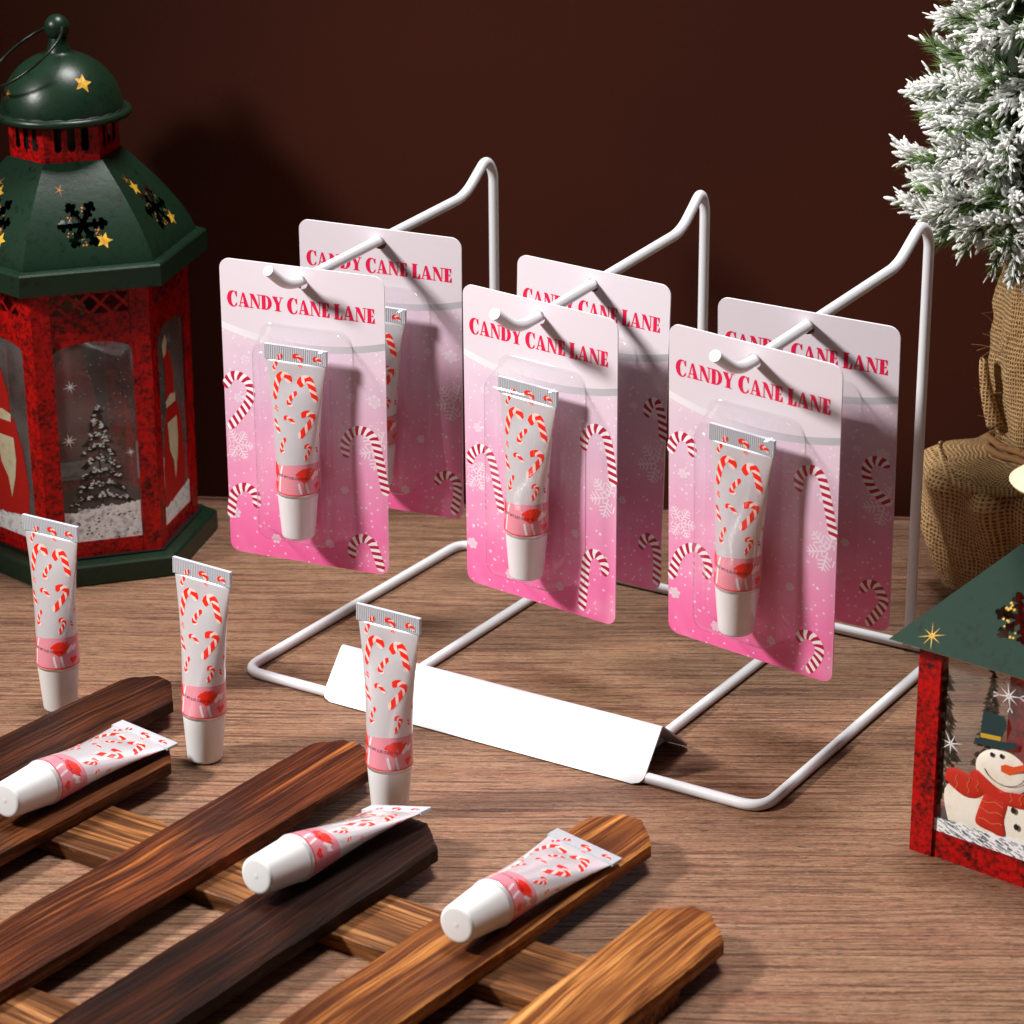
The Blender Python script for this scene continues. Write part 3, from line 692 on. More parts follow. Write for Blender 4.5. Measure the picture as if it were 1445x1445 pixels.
def pine(mb, cx, zb, ztop, hw, place, mi_d, mi_s, snow=True, rows=11, seed=0, dz=None, jit_=.13):
    rnd = random.Random(seed); place2 = dz or place
    mb.poly([place(cx-.06, zb), place(cx+.06, zb), place(cx, ztop)], mi_d)
    for j in range(rows):
        t = (j+.6)/rows; z = ztop-(ztop-zb)*t; w_ = hw*t*rnd.uniform(.85, 1.1)
        for s in (-1, 1):
            for k in range(int(5+12*t)):
                x = cx+s*w_*(k+rnd.random())/(5+12*t); q = abs(x-cx)/max(w_, .01); zz = z-(.55*q*q+rnd.uniform(-jit_, jit_))*(ztop-zb)/rows*1.3
                l = rnd.uniform(.12, .3)*(ztop-zb)/4.5; a = rnd.uniform(-.9, -.1)
                mb.poly([place(x, zz+l*.45), place(x+s*l*math.cos(a), zz+l*math.sin(a)*1.2), place(x-s*.05, zz-l*.45)], mi_d)
                for _ in range(4 if snow and rnd.random() < .7*(1-.3*q) else 0):
                    l2 = l*rnd.uniform(.2, .5); zz += rnd.uniform(-.03, .07)*(ztop-zb)/4.5; x += rnd.uniform(-.07, .07)
                    mb.poly([place2(x-l2*.6, zz-l2*.18), place2(x+l2*.1, zz-l2*.25), place2(x+l2*.7, zz+l2*.05-.03), place2(x+l2*.1, zz+l2*.3), place2(x-l2*.4, zz+l2*.15)], mi_s)

# ------------------------------------------------------------------ tall hexagonal lantern
LT = empty('hexagonal_lantern', (-18.74, 110.52, 0), rad(17.08)); tag(LT, 'tall hexagonal red and green metal lantern with domed top and ring', 'lantern')
m = MB(); m.hexa([(5.62, 0), (5.69, .06), (5.69, .86), (5.60, .95), (4.9, 1.0)]); link('base', mats(m.build('base'), GREEN), LT)
BR, TR_, ZW0, ZW1 = 4.84, 4.95, .98, 13.55
m = MB(); m.hexa([(4.95, 1.0), (5.02, 1.06), (4.7, 1.07)]); link('base_trim', mats(m.build('base_trim'), BLACK), LT)
def hexface(k, inset=0):
    """placement of face k: u across, v up; 0 = front face"""
    a = rad(-90+60*k); n = Vector((math.cos(a), math.sin(a), 0)); e = Vector((-n.y, n.x, 0))
    def f(u, v, out=0):
        R_ = BR+(TR_-BR)*(v-ZW0)/(ZW1-ZW0); p = n*(R_*math.cos(rad(30))-inset+out)+e*u; return (p.x, p.y, v)
    return f
PW = 1.64
def lattice_keep(x, z):
    if z > 11.85 and z < 12.8:   # crossed bars
        xx = (x+PW)/(2*PW)*3.5; zz = (z-12.32)/.46
        a = abs(((xx+zz*.5+.25) % 1)-.5); b = abs(((xx-zz*.5+.25) % 1)-.5)
        return min(a, b) < .11 or abs(zz) > .97
    if z > 1.75 and z < 10.66:
        return z > 10.2+.46*math.sqrt(max(0, 1-(x/PW)**2)) if z > 10.2 else False
    return True
m_l = lambda: None
for k in range(6):
    f = hexface(k, .06); m = MB(); cut_panel(m, -PW, PW, 10.19, ZW1, .035, lattice_keep, lambda u, v: f(u, v)); link('wall_panel', mats(m.build('wall_panel'), RED), LT)
    m = MB(); m.poly([f(-PW, ZW0), f(PW, ZW0), f(PW, 1.75), f(-PW, 1.75)]); m.poly([f(-PW, 1.75), f(PW, 1.75), f(PW, 1.75, -.06), f(-PW, 1.75, -.06)]); link('window_rail', mats(m.build('window_rail'), RED), LT)
    # corner post wrapping the edge to the next face
    m = MB(); g0, g1 = hexface(k), hexface((k+1) % 6); th_ = .07; rs = []
    for v in (ZW0, ZW1):
        e2 = (BR+(TR_-BR)*(v-ZW0)/(ZW1-ZW0))/2
        rs.append([g0(PW+.03, v), g0(e2, v), g1(-PW-.03, v), g1(-PW-.03, v, -th_), g0(e2-.04, v, -th_), g0(PW+.03, v, -th_)])
    m.rings(rs); link('corner_post', mats(m.build('corner_post'), RED), LT)
    # glass with its painting
    f = hexface(k, .12); m = MB()
    m.poly([f(-PW-.05, 1.6), f(PW+.05, 1.6), f(PW+.05, 10.9), f(-PW-.05, 10.9)]); gp = link('glass_pane', mats(m.build('glass_pane'), PANE), LT)
    f = hexface(k, .105); f2 = hexface(k, .098); f3 = hexface(k, .09); m = MB()
    DKG, SN, RB, CR, FL = 0, 1, 2, 3, 4
    snowbank(m, -PW, PW, 1.6, 3.1 if k % 2 == 0 else 2.5, f3, SN, slope=.08)
    if k % 2 == 0:
        pine(m, 0, 3.0, 8.0, 1.5, f, DKG, SN, True, 9, k, f2)
        rays(m, -1.02, 8.76, .34, f2, 8, .2, .07, FL); rays(m, -1.22, 6.38, .36, f2, 8, .2, .07, FL); rays(m, 1.35, 5.6, .25, f2, 8, .1, .07, FL)
        rnd = random.Random(k)
        for _ in range(34):
            x, z = rnd.uniform(-.9, 1.5), rnd.uniform(6, 10.2); m.poly([f2(x-.018, z), f2(x, z-.018), f2(x+.018, z), f2(x, z+.018)], FL)
        for _ in range(60):   # flakes missing from the snow
            x, z = rnd.uniform(-1.6, 1.5), rnd.uniform(1.8, 3.0); l = rnd.uniform(.02, .07); q = hexface(k, .085); m.poly([q(x-l, z), q(x, z-l*.7), q(x+l*1.2, z+.01), q(x+.02, z+l*.6)], DKG)
    else:   # bearded figure in a long red robe and tall cap
        fan(m, [(-1.3, 2.5), (1.05, 2.5), (1.25, 4.0), (1.0, 5.8), (.55, 7.1), (-.5, 7.4), (-1.05, 6.0), (-1.35, 4.2)], f, RB)
        fan(m, [(-.75, 7.0), (.35, 7.0), (.3, 8.2), (-.1, 9.3), (-.55, 9.75), (-.85, 9.2), (-.7, 8.2)], f2, RB)
        fan(m, [(-.95, 9.8), (-.55, 10.2), (-.35, 9.8), (-.55, 9.3), (-.85, 9.2)], f3, CR)
        fan(m, [(-.75, 6.9), (.35, 6.9), (.4, 7.25), (-.2, 7.4), (-.8, 7.2)], f3, CR)
        fan(m, [(-.7, 6.2), (.45, 6.2), (.5, 5.2), (.35, 4.4), (.0, 3.4), (-.15, 4.3), (-.55, 4.9)], f3, CR)
    link('window_painting', mats(m.build('window_painting'), plain('pine_print', lin(40, 40, 30), .6) if k == 0 else bpy.data.materials['pine_print'], WHITEPAINT, plain('robe_red', lin(176, 16, 10), .5) if k == 0 else bpy.data.materials['robe_red'], CREAMY, WHITEFLAT), gp)
# inside: floor plate with a grey candle cup
m = MB(); m.hexa([(4.6, 1.02), (4.6, 1.1)]); link('floor_plate', mats(m.build('floor_plate'), plain('dark_tin', lin(40, 34, 32), .4, .3)), LT)
m = MB(); m.hexa([(5.80, 13.05), (5.86, 13.08), (5.84, 13.92), (5.76, 14.0), (5.36, 14.03), (4.8, 13.6), (4.8, 13.1)], cap0=True, cap1=True); link('eave', mats(m.build('eave'), GREEN), LT)
RB_, RT_, ZR0, ZR1 = 5.38, 2.42, 14.0, 17.86
def rprof(t):   # bulging roof profile
    return RB_*math.cos(rad(30))-(RB_-RT_)*math.cos(rad(30))*(t**1.38), ZR0+(ZR1-ZR0)*t
for k in range(6):
    a = rad(-90+60*k); n = Vector((math.cos(a), math.sin(a), 0)); e = Vector((-n.y, n.x, 0))
    def rp(u, t, off=0):
        ap, z = rprof(t); ap2, z2 = rprof(t+.02); nn = Vector((z2-z, ap-ap2)); nn.normalize()
        p = n*(ap+nn.x*off)+e*(u*ap*math.tan(rad(30))); return (p.x, p.y, z+nn.y*off)
    def kp(u, t):
        ap, z = rprof(t); return not in_flake(u*ap*.577+.02, (t-.42)*4.35, 1.02)
    m = MB(); cut_panel(m, -1, 1, 0, 1, .012, kp, rp); rp_o = link('roof_panel', mats(m.build('roof_panel'), GREEN), LT)
    def rd(x, y):   # x in cm across, y along the slope from the flake centre
        t = .42+y/4.35; ap, z = rprof(t); return rp(x/(ap*.577), t, .012)
    m = MB(); fan(m, star2d(.78, -.72, .36, .3), rd)
    if k in (1, 5): fan(m, star2d(-.55, 1.05, .36, .2), rd)
    link('gold_star', mats(m.build('gold_star'), GOLD), rp_o)
    m = MB(); rays(m, -.75, 1.45, .3, rd, 5, 2.4, .06)
    rnd = random.Random(k)
    for _ in range(90):
        a_ = rnd.uniform(0, 2*math.pi); r_ = rnd.uniform(.35, .8); x, y = r_*math.cos(a_), r_*math.sin(a_)-.1
        if not in_flake(x, y, 1.02, .2):
            l = rnd.uniform(.02, .06); m.poly([rd(x-l, y), rd(x, y-l), rd(x+l, y), rd(x, y+l)])
    link('gold_glitter', mats(m.build('gold_glitter'), ORANGE_STAR), rp_o)
# collar with slots
m = MB()
for k in range(6):
    a = rad(-90+60*k); n = Vector((math.cos(a), math.sin(a), 0)); e = Vector((-n.y, n.x, 0)); RC = 2.31
    def cp(u, v): p = n*(RC*.866)+e*u; return (p.x, p.y, v)
    def ck(u, v):
        for c in (-.56, 0, .56):
            if abs(u-c) < .16 and 18.42 < v < 19.35: return False
            if (u-c)**2+(v-18.42)**2 < .0256: return False
        return True
    cut_panel(m, -RC/2, RC/2, 17.7, 19.6, .03, ck, cp)
link('collar', mats(m.build('collar'), RED), LT)
m = MB(); m.lathe([(1.7, 17.9), (1.7, 19.4)], 24); link('collar_core', mats(m.build('collar_core', True, 40), BLACK), LT)
m = MB(); dome = [(2.56*math.cos(rad(a)), 19.62+2.5*math.sin(rad(a))) for a in range(0, 82, 6)]
dome = [(1.2, 19.4), (2.5, 19.42)]+dome+[(.52, 22.15), (.44, 22.3), (.40, 22.5), (.36, 22.66)]
m.lathe(dome, 56); dm = link('dome', mats(m.build('dome', True, 70), GREEN), LT)
m = MB(); m.sweep([(2.72*math.cos(2*math.pi*k/60), 2.72*math.sin(2*math.pi*k/60), 19.55) for k in range(60)], .17, 12, closed=True); link('brim', mats(m.build('brim', True), GREEN), LT)
m = MB(); m.sweep([(2.55*math.cos(2*math.pi*k/60), 2.55*math.sin(2*math.pi*k/60), 19.66+.03*math.sin(k*2.1)) for k in range(60)], .07, 8, closed=True); link('brim_worn_line', mats(m.build('worn_ring', True), BLACK), LT).name = 'worn_ring'  # black line of wear round the foot of the dome
m = MB(); m.lathe([(.53*math.sin(rad(a)), 23.1-.53*math.cos(rad(a))) for a in range(4, 180, 8)], 28); fb = link('finial_ball', mats(m.build('finial_ball', True), GREEN), LT)
q = Vector((math.cos(rad(-60)), math.sin(rad(-60)), -.1)).normalized()
m = MB(); pc = Vector((0, 0, 23.1)); m.sweep([pc+q*.44, pc+q*.537], .15, 16); link('ring_hole', mats(m.build('ring_hole'), BLACK), fb)
# carrying ring hanging through the ball
d_ = Vector((-.80, -.22, -.58)).normalized(); t_ = Vector((.25, -.93, .1)); t_ = (t_-d_*t_.dot(d_)).normalized(); Rg = 1.85
m = MB(); cc = pc+d_*Rg*1.0
m.sweep([cc+d_*Rg*1.05*math.cos(2*math.pi*k/64)+t_*Rg*math.sin(2*math.pi*k/64) for k in range(64)], .065, 10, closed=True); link('carrying_ring', mats(m.build('carrying_ring', True), speckled('blackened_wire', lin(30, 42, 34), lin(10, 12, 10), 400, .35, .6, .3)), LT)
# stars on the dome
def dp(az, el, off=.012):
    return lambda x, y: ((2.56+off)*math.cos(el+y/2.5)*math.cos(az+x/2.3), (2.56+off)*math.cos(el+y/2.5)*math.sin(az+x/2.3), 19.62+(2.5+off)*math.sin(el+y/2.5))
m = MB(); fan(m, star2d(0, 0, .45, .35), dp(rad(-72), rad(36))); link('gold_star', mats(m.build('gold_star'), GOLD), dm)
m = MB(); rays(m, 0, 0, .3, dp(rad(-165), rad(22)), 7, .3, .07); link('gold_star', mats(m.build('gold_star'), ORANGE_STAR), dm)

# ------------------------------------------------------------------ small house lantern
S_ = 6.8; hy = rad(-40.35); eh = Vector((math.cos(hy), math.sin(hy), 0)); ih = Vector((-eh.y, eh.x, 0))
hc = Vector((13.6, 81.46, 0))+eh*S_/2+ih*S_/2
HL = empty('house_lantern', hc, hy); tag(HL, 'small house shaped red lantern with green pitched roof and snowman window', 'lantern')
hs = S_/2; pw = .86; HZ = 7.95
for sx in (-1, 1):
    for sy in (-1, 1):
        m = MB(); xa, xb = sorted((sx*hs, sx*(hs-pw))); ya, yb = sorted((sy*hs, sy*(hs-pw*.55))); m.box(xa, xb, ya, yb, 0, HZ)
        link('corner_post', mats(m.build('corner_post'), RED), HL)
ins = .10
for k in range(4):
    a = rad(-90+90*k); n = Vector((math.cos(a), math.sin(a), 0)); e = Vector((-n.y, n.x, 0))
    def hp(u, v, inset=0): p = n*(hs-ins-inset)+e*u; return (p.x, p.y, v)
    m = MB(); uu = hs-pw+.01 if k % 2 == 0 else hs-pw*.55+.01
    rs = [[hp(s*uu, z, i_) for z, i_ in ((.005, 0), (1.0, 0), (1.0, .12), (.005, .12))] for s in (-1, 1)]
    m.rings(rs); link('bottom_rail', mats(m.build('bottom_rail'), RED), HL)
    m = MB(); m.poly([hp(-uu, .9, .1), hp(uu, .9, .1), hp(uu, HZ, .1), hp(-uu, HZ, .1)]); gp = link('glass_pane', mats(m.build('glass_pane'), PANE), HL)
    if k == 0:
        X0 = -hs   # measured coordinates start at the left corner
        P_ = lambda off: (lambda u, v: hp(u+X0, v, .1-off))
        m = MB(); pine(m, 1.02, 2.2, 7.0, .85, P_(.006), 0, 1, False, 12, 3, None, .5); pine(m, 2.75, 4.2, 7.6, .55, P_(.006), 0, 1, False, 10, 4, None, .5)
        link('pine_painting', mats(m.build('pine_painting'), plain('thin_pine_print', lin(66, 54, 40), .7), WHITEPAINT), gp)
        m = MB()
        PD = lambda off: (lambda u, v, d=0: hp(u+X0, v, .1-off-d))
        raised(m, [(1.35, 1.5), (1.15, 2.2), (1.2, 2.75), (1.7, 3.1), (2.6, 3.15), (3.6, 3.2), (4.7, 3.1), (5.3, 2.7), (5.45, 2.1), (5.3, 1.5)], PD(.010), .05)
        raised(m, [(3.3+1.02*math.cos(rad(a_)), 3.92+.80*math.sin(rad(a_))) for a_ in range(0, 360, 15)], PD(.014), .09)
        link('snowman_painting', mats(m.build('snowman_painting', True), speckled('snowman_cream', lin(244, 238, 224), lin(226, 208, 178), 90, .3, .5, .55, .05)), gp)
        m = MB()
        scarf = [[(2.1, 3.55), (2.35, 3.75), (2.75, 3.55), (3.3, 3.3), (4.0, 3.3), (4.6, 3.5), (4.75, 3.15), (4.2, 2.85), (3.3, 2.8), (2.7, 2.95), (2.2, 3.2)], [(1.15, 3.05), (1.3, 3.5), (2.0, 3.5), (2.75, 3.2), (2.5, 2.75), (2.0, 2.62), (1.5, 2.8)], [(2.75, 3.1), (3.55, 2.95), (3.5, 2.2), (3.55, 1.62), (3.0, 1.65), (2.45, 1.78), (2.5, 2.3)]]
        for i_, s in enumerate(scarf): raised(m, s, PD(.066+.002*i_), .05, 0)
        rnd = random.Random(4)
        def wig(x, z0_, z1_, hor=False):
            for j in range(8):
                t0, t1 = j/8, (j+1)/8; f_ = lambda t: .05*math.sin(t*9+x*3)
                if hor: a1, b1 = (z0_+(z1_-z0_)*t0, x+f_(t0)), (z0_+(z1_-z0_)*t1, x+f_(t1)); dd = (0, .014)
                else: a1, b1 = (x+f_(t0), z0_+(z1_-z0_)*t0), (x+f_(t1), z0_+(z1_-z0_)*t1); dd = (.014, 0)
                q = P_(.125); m.poly([q(a1[0]-dd[0], a1[1]-dd[1]), q(a1[0]+dd[0], a1[1]+dd[1]), q(b1[0]+dd[0], b1[1]+dd[1]), q(b1[0]-dd[0], b1[1]-dd[1])], 1)
        for x in (1.65, 2.1): wig(x, 2.8, 3.4)
        for x in (2.45, 3.75, 4.1, 4.45): wig(x, 2.98, 3.4)
        for z in (2.75, 2.4, 2.02): wig(z, 2.55, 3.48, True)
        link('scarf_painting', mats(m.build('scarf_painting', True), plain('scarf_red', lin(196, 40, 22), .5), plain('scarf_line', lin(214, 122, 66), .5)), gp)
        m = MB(); q = P_(.11)
        m.poly([q(2.2, 4.70), q(2.25, 4.92), q(3.5, 5.12), q(3.85, 5.2), q(3.8, 4.95), q(3.4, 4.8)], 0)
        q = P_(.113); m.poly([q(2.42, 4.95), q(3.2, 5.05), q(3.42, 5.7), q(3.3, 6.0), q(2.5, 5.98)], 0)
        q = P_(.116); m.poly([q(2.46, 5.0), q(3.2, 5.08), q(3.22, 5.24), q(2.44, 5.16)], 1)
        q = P_(.116); fan(m, [(3.3, 4.0), (3.28, 4.2), (3.45, 4.3), (3.75, 4.3), (4.6, 4.75), (4.05, 4.2), (3.6, 3.95)], q, 2)
        for x, z, r_ in ((2.92, 4.5, .09), (3.28, 4.55, .09), (3.85, 2.72, .12), (4.0, 2.15, .12)): fan(m, [(x+r_*.8*math.cos(a_*.5), z+r_*math.sin(a_*.5)) for a_ in range(13)], q, 3)
        for j in range(12):
            a0_, a1_ = rad(205+135*j/12), rad(205+135*(j+1)/12); f_ = lambda a_, r_: q(3.42+.85*r_*math.cos(a_), 4.22+.72*r_*math.sin(a_)); m.poly([f_(a0_, 1), f_(a1_, 1), f_(a1_, .965), f_(a0_, .965)], 3)
        link('hat_and_face_painting', mats(m.build('hat_and_face_painting'), plain('hat_green', lin(28, 58, 60), .5), plain('hat_band', lin(206, 166, 40), .5), plain('carrot_orange', lin(226, 84, 34), .5), plain('paint_black', lin(24, 22, 22), .5)), gp)
        m = MB(); rays(m, 1.28, 4.36, .5, P_(.02), 7, .25, .06); link('white_star', mats(m.build('white_star'), WHITEFLAT), gp)
        m = MB()
        rays(m, 3.36, 6.73, .52, P_(.02), 8, .15, .06)
        for k_ in range(4):
            a_ = .15+k_*math.pi/2; cx_, cy_ = 3.36+.47*math.cos(a_), 6.73+.47*math.sin(a_)
            for s_ in (-1, 1):
                b_ = a_+s_*.7; q = P_(.021); m.poly([q(cx_-.1*math.cos(a_), cy_-.1*math.sin(a_)), q(cx_+.13*math.cos(b_)-.02*math.sin(b_), cy_+.13*math.sin(b_)+.02*math.cos(b_)), q(cx_+.13*math.cos(b_)+.03*math.sin(b_), cy_+.13*math.sin(b_)-.03*math.cos(b_))])
        link('white_snowflake', mats(m.build('white_snowflake'), WHITEFLAT), gp)
        m = MB(); snowbank(m, pw, S_-pw, .95, 1.5, P_(.085), 0, slope=.05)
        rnd = random.Random(8)
        for _ in range(150):
            x, z = rnd.uniform(pw+.05, S_-pw-.4), rnd.uniform(1.02, 1.55); l = rnd.uniform(.08, .3); q = P_(.09); m.poly([q(x, z), q(x+l, z-l*.35), q(x+l*1.1, z-l*.33+.02), q(x+.03, z+.025)], 1)
        link('snow_painting', mats(m.build('snow_painting'), speckled('streaky_white_paint', lin(245, 246, 248), lin(190, 194, 200), 360, .32, .44, .5, .2), plain('grey_streak', lin(96, 102, 112), .6)), gp)
m = MB(); m.box(-hs+.13, hs-.13, -hs+.13, hs-.13, .05, .25); link('floor_plate', mats(m.build('floor_plate'), plain('dark_tin_plate', lin(52, 46, 42), .45, .3)), HL)
OV = .75; EZ, AH, TZ = 7.96, hs+OV, 11.2; TH_ = 1.09
for k in range(4):
    a = rad(-90+90*k); n = Vector((math.cos(a), math.sin(a), 0)); e = Vector((-n.y, n.x, 0))
    def rp2(u, t, off=0):
        h_ = AH+(TH_-AH)*t; nn = Vector((TZ-EZ, AH-TH_)); nn.normalize(); p = n*(h_+nn.x*off)+e*(u*h_); return (p.x, p.y, EZ+(TZ-EZ)*t+nn.y*off)
    sl = math.hypot(TZ-EZ, AH-TH_)
    def kp2(u, t): return not in_flake(u*(AH+(TH_-AH)*t), (t-.44)*sl, .95)
    m = MB(); cut_panel(m, -1, 1, 0, 1, .012, kp2, rp2); cut_panel(m, -1, 1, 0, 1, .012, kp2, lambda u, t: rp2(u, t, -.05))
    m.poly([rp2(-1, 0, 0), rp2(1, 0, 0), rp2(1, 0, -.05), rp2(-1, 0, -.05)], 1)
    ro = link('roof_panel', mats(m.build('roof_panel'), GREEN2, CREAMY), HL)
    m = MB(); rd2 = lambda x, y: rp2(x/(AH+(TH_-AH)*(y/sl)), y/sl, .012); rays(m, -2.72, .52, .52, rd2, 8, .35, .05); rays(m, 2.6, .6, .5, rd2, 8, .1, .05)
    rnd = random.Random(k)
    for _ in range(120):
        a_ = rnd.uniform(0, 2*math.pi); r_ = rnd.uniform(.15, .8); x, y = r_*math.cos(a_), r_*math.sin(a_)
        if not in_flake(x, y, .95, .18):
            l = rnd.uniform(.03, .07); m.poly([rd2(x-l, y+.44*sl), rd2(x, y-l+.44*sl), rd2(x+l, y+.44*sl), rd2(x, y+l+.44*sl)])
    link('gold_star', mats(m.build('gold_star'), GOLD), ro)
m = MB(); m.box(-.98, .98, -.98, .98, 11.1, 12.95); ch = link('chimney', mats(m.build('chimney'), RED), HL)
m = MB(); m.lathe([(1.2, 12.85), (1.98, 13.25), (2.05, 13.34), (1.97, 13.4), (1.35, 13.85), (1.15, 13.95)], 40); link('chimney_cap', mats(m.build('chimney_cap', True, 50), CREAMY), ch)
m = MB(); m.lathe([(1.1, 13.85), (1.25, 14.1), (1.22, 14.5), (1.0, 14.9), (.6, 15.2), (.1, 15.3)], 36); link('cap_knob', mats(m.build('cap_knob', True, 50), WHITEPAINT), ch)

# ------------------------------------------------------------------ flocked tree in a burlap bag
TX, TY = 21.9, 103.8
TT = empty('snowy_tree', (TX, TY, 0)); tag(TT, 'snow flocked miniature fir tree with its root ball tied in burlap', 'tree')
prof = [(2.6, 0), (3.3, .35), (3.75, 1.4), (4.1, 2.8), (4.35, 4.2), (4.5, 5.2), (4.4, 5.75), (3.9, 6.1), (3.1, 6.22), (2.2, 6.3), (1.85, 6.6), (1.95, 7.4), (2.15, 9), (2.25, 10.4), (2.2, 11.8), (2.1, 13), (1.9, 14.6)]
P = []
for i in range(len(prof)-1):
    for k in range(5): P.append((prof[i][0]+(prof[i+1][0]-prof[i][0])*k/5, prof[i][1]+(prof[i+1][1]-prof[i][1])*k/5))
P.append(prof[-1]); m = MB(); n = 96; m.uv = []
L_ = 0; rs = []
for i, (r, z) in enumerate(P):
    if i: L_ += math.hypot(r-P[i-1][0], z-P[i-1][1])
    ring = []
    for j in range(n+1):
        a = 2*math.pi*j/n; bag = 1 if z < 6.2 else .75
        fold = .07*math.sin(a*4+1.3+z*.25)+.05*math.sin(a*9+z*.5)+.10*noise.noise(Vector((math.cos(a)*2.2, math.sin(a)*2.2, z*.5)))+(.13*noise.noise(Vector((math.cos(a)*3.6, math.sin(a)*3.6, z*1.3+7))) if z > 6.9 else .03*noise.noise(Vector((math.cos(a)*6, math.sin(a)*6, z*1.2))))
        cr = -.30*math.exp(-((((a-rad(242)+math.pi) % (2*math.pi))-math.pi)/.13)**2)*(1 if .3 < z < 6 else 0)
        rr = r*(1+fold*bag+cr*.8); ring.append((rr*math.cos(a), rr*math.sin(a), z)); m.uv.append((a*3.0, L_*.75))
    rs.append(ring)
m.rings(rs, cap0=False, cap1=False, closed=False)
link('burlap_wrap', mats(m.build('burlap_wrap', True), BURLAP), TT)
# rolled hem of the bag on its shoulder
m = MB(); m.sweep([((4.15+.2*math.sin(a*5+1.3))*math.cos(a), (4.15+.2*math.sin(a*5+1.3))*math.sin(a), 6.0+.14*math.sin(a*3)) for a in [rad(150+k*3) for k in range(46)]], [.06+.16*math.sin(math.pi*k/45) for k in range(46)], 10)
m.uv = [(p[0]*.8, p[2]*2+p[1]*.3) for p in m.v]; link('burlap_hem', mats(m.build('burlap_hem', True), BURLAP), TT)
# loose torn strip beside the neck
m = MB(); rs = []
for k in range(14):
    t = k/13; c = Vector((-2.05-.55*math.sin(t*1.5)-.1*t, -.7, 7.8+2.9*t)); w_ = .38*(1-.55*t)
    rs.append([c+Vector((w_*math.cos(a), .22*math.sin(a), .05*math.sin(3*a))) for a in [2*math.pi*j/8 for j in range(8)]])
m.rings(rs); m.uv = [(p[0]*.9, p[2]*.8) for p in m.v]; link('burlap_strip', mats(m.build('burlap_strip', True), BURLAP), TT)
TW = plain('twine', lin(150, 108, 66), .9)
m = MB()
for h_ in (6.55, 6.95): m.sweep([((2.1+.04*math.sin(a*9))*math.cos(a), (2.1+.04*math.sin(a*9))*math.sin(a), h_+.14*math.sin(a*2+h_)) for a in [2*math.pi*k/60 for k in range(60)]], .15, 8, closed=True)
link('twine', mats(m.build('twine', True), TW), TT)
# stray fibres of the sacking
m = MB(); rnd = random.Random(2)
for _ in range(150):
    a = rnd.uniform(rad(150), rad(330)); z = rnd.uniform(1, 13); i = min(range(len(P)), key=lambda q_: abs(P[q_][1]-z)); r = P[i][0]*1.02
    p = Vector((r*math.cos(a), r*math.sin(a), z)); d = Vector((math.cos(a)+rnd.uniform(-1, 1), math.sin(a)+rnd.uniform(-1, 1), rnd.uniform(-1, 1.2))).normalized(); l = rnd.uniform(.3, .9); b = Vector((rnd.uniform(-1, 1), rnd.uniform(-1, 1), rnd.uniform(-1, 1)))
    m.sweep([p, p+d*l*.5+b*.06, p+d*l+b*.2], .011, 4)
tag(link('burlap_fibres', mats(m.build('burlap_fibres'), TW), TT), kind='stuff')
def crad(z):
    pts = [(13.2, 1.5), (14.2, 2.9), (15.5, 4.6), (17.0, 5.95), (18.2, 6.25), (20.5, 5.85), (22.5, 5.45), (25.5, 4.95), (30, 3.6), (35, 1.9), (38.5, .3)]
    for (a, ra), (b, rb) in zip(pts, pts[1:]):
        if a <= z <= b: return ra+(rb-ra)*(z-a)/(b-a)
    return .3
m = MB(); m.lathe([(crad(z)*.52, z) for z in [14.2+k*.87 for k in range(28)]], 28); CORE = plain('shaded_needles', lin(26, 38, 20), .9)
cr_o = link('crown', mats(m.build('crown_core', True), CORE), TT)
nd, sn = MB(), MB(); rnd = random.Random(11)
def spike(mb, p, d, l, r, k=3, blunt=False):
    up = Vector((0, 0, 1)) if abs(d.z) < .9 else Vector((1, 0, 0)); s = d.cross(up).normalized(); u = s.cross(d)
    ring = lambda c, rr: [c+(s*math.cos(2*math.pi*j/k)+u*math.sin(2*math.pi*j/k))*rr for j in range(k)]
    if blunt:
        b = len(mb.v); rr = [ring(p, r*.3), ring(p+d*l*.25, r*1.0), ring(p+d*l*.75, r*.95), ring(p+d*l, r*.35)]
        mb.rings(rr)
    else:
        mb.add(ring(p, r)+[p+d*l], [(j, (j+1) % k, k) for j in range(k)])
clumps = []
z = 14.4
while z < 36:
    R_ = crad(z); cnt = max(4, int(2*math.pi*R_/1.28))
    for j in range(cnt): clumps.append((z+rnd.uniform(-.55, .55), 2*math.pi*(j+rnd.random())/cnt))
    z += .98
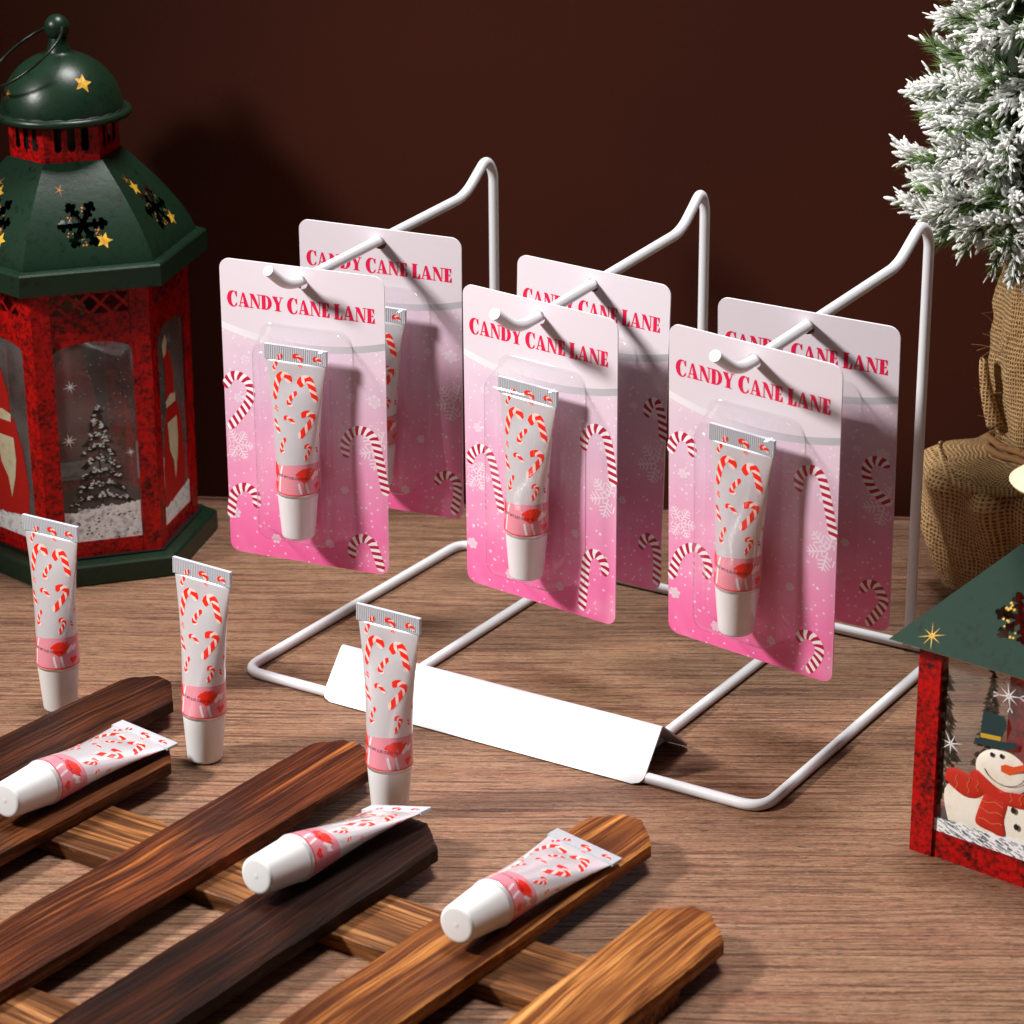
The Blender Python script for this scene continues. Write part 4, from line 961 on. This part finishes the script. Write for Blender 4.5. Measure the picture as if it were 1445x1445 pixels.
for z, a in clumps:
    R_ = crad(z); o_ = Vector((math.cos(a), math.sin(a), 0)); low = z < 16.4
    if 0 < math.sin(a) and rnd.random() < .45: continue      # thinner on the wall side
    axis = (o_+Vector((rnd.uniform(-.45, .45), rnd.uniform(-.45, .45), rnd.uniform(-.9, -.2) if low else rnd.uniform(-.35, .5)))).normalized()
    tipd = R_*rnd.uniform(.86, 1.03); ln = rnd.uniform(2.2, 3.4); tip = o_*tipd+Vector((0, 0, z)); b0 = tip-axis*ln
    cover = rnd.choice((0, .2, .4, .6, .8)) if low else rnd.choice((.1, .4, .7, .85, 1, 1))
    nn = 96 if z < 27 else 22
    sd_ = axis.cross(Vector((0, 0, 1))).normalized(); up_ = sd_.cross(axis)
    spike(nd, b0, axis, ln*1.05, .06)
    for k in range(nn):
        t = rnd.uniform(.0, 1); p = b0+axis*ln*t; ph = rnd.uniform(0, 2*math.pi); side = sd_*math.cos(ph)+up_*math.sin(ph)
        dd = (axis*rnd.uniform(.9, 1.5)+side*rnd.uniform(.35, .95)).normalized(); l = rnd.uniform(.85, 1.45)*(1.1-.35*t)
        spike(nd, p, dd, l, .03)
        if rnd.random() < cover*(.85 if side.z > -.15 else .22) and t > .22:
            q0 = p+dd*l*rnd.uniform(.12, .35); n2 = rnd.randint(2, 3); l0 = l*rnd.uniform(.45, .75)/n2*1.7; r0_ = rnd.uniform(.035, .075)
            for i2 in range(n2):   # lumpy flock along the needle
                d2 = (dd+Vector((rnd.gauss(0, .2), rnd.gauss(0, .2), rnd.gauss(0, .2)))).normalized()
                spike(sn, q0, d2, l0, r0_*rnd.uniform(.7, 1.3), 5, True); q0 = q0+dd*l0*.55
    for k in range(int(11*cover)):
        p = b0+axis*ln*rnd.uniform(.35, 1.05)+sd_*rnd.gauss(0, .22)+up_*abs(rnd.gauss(.16, .14)); dd = (axis+Vector((rnd.gauss(0, .7), rnd.gauss(0, .7), rnd.gauss(0, .6)))).normalized()
        spike(sn, p, dd, rnd.uniform(.2, .5), rnd.uniform(.06, .13), 6, True)
NEED = NT('fir_needles'); gi = NEED.noise(NEED.coord(), 240, 2, .5)
NEED.set(Base_Color=NEED.ramp(gi, [(.35, lin(46, 70, 28)), (.6, lin(96, 126, 58))]), Roughness=.6)
FLOCK = NT('snow_flock'); gi = FLOCK.noise(FLOCK.coord(), 900, 3, .6); FLOCK.bump(gi, .6, .001)
FLOCK.set(Base_Color=FLOCK.ramp(gi, [(.3, lin(226, 228, 224)), (.6, lin(250, 250, 248))]), Roughness=.9)
tag(link('needles', mats(nd.build('needles', True), NEED.m), cr_o), kind='stuff')
tag(link('flocked_snow', mats(sn.build('flocked_snow', True), FLOCK.m), cr_o), kind='stuff')
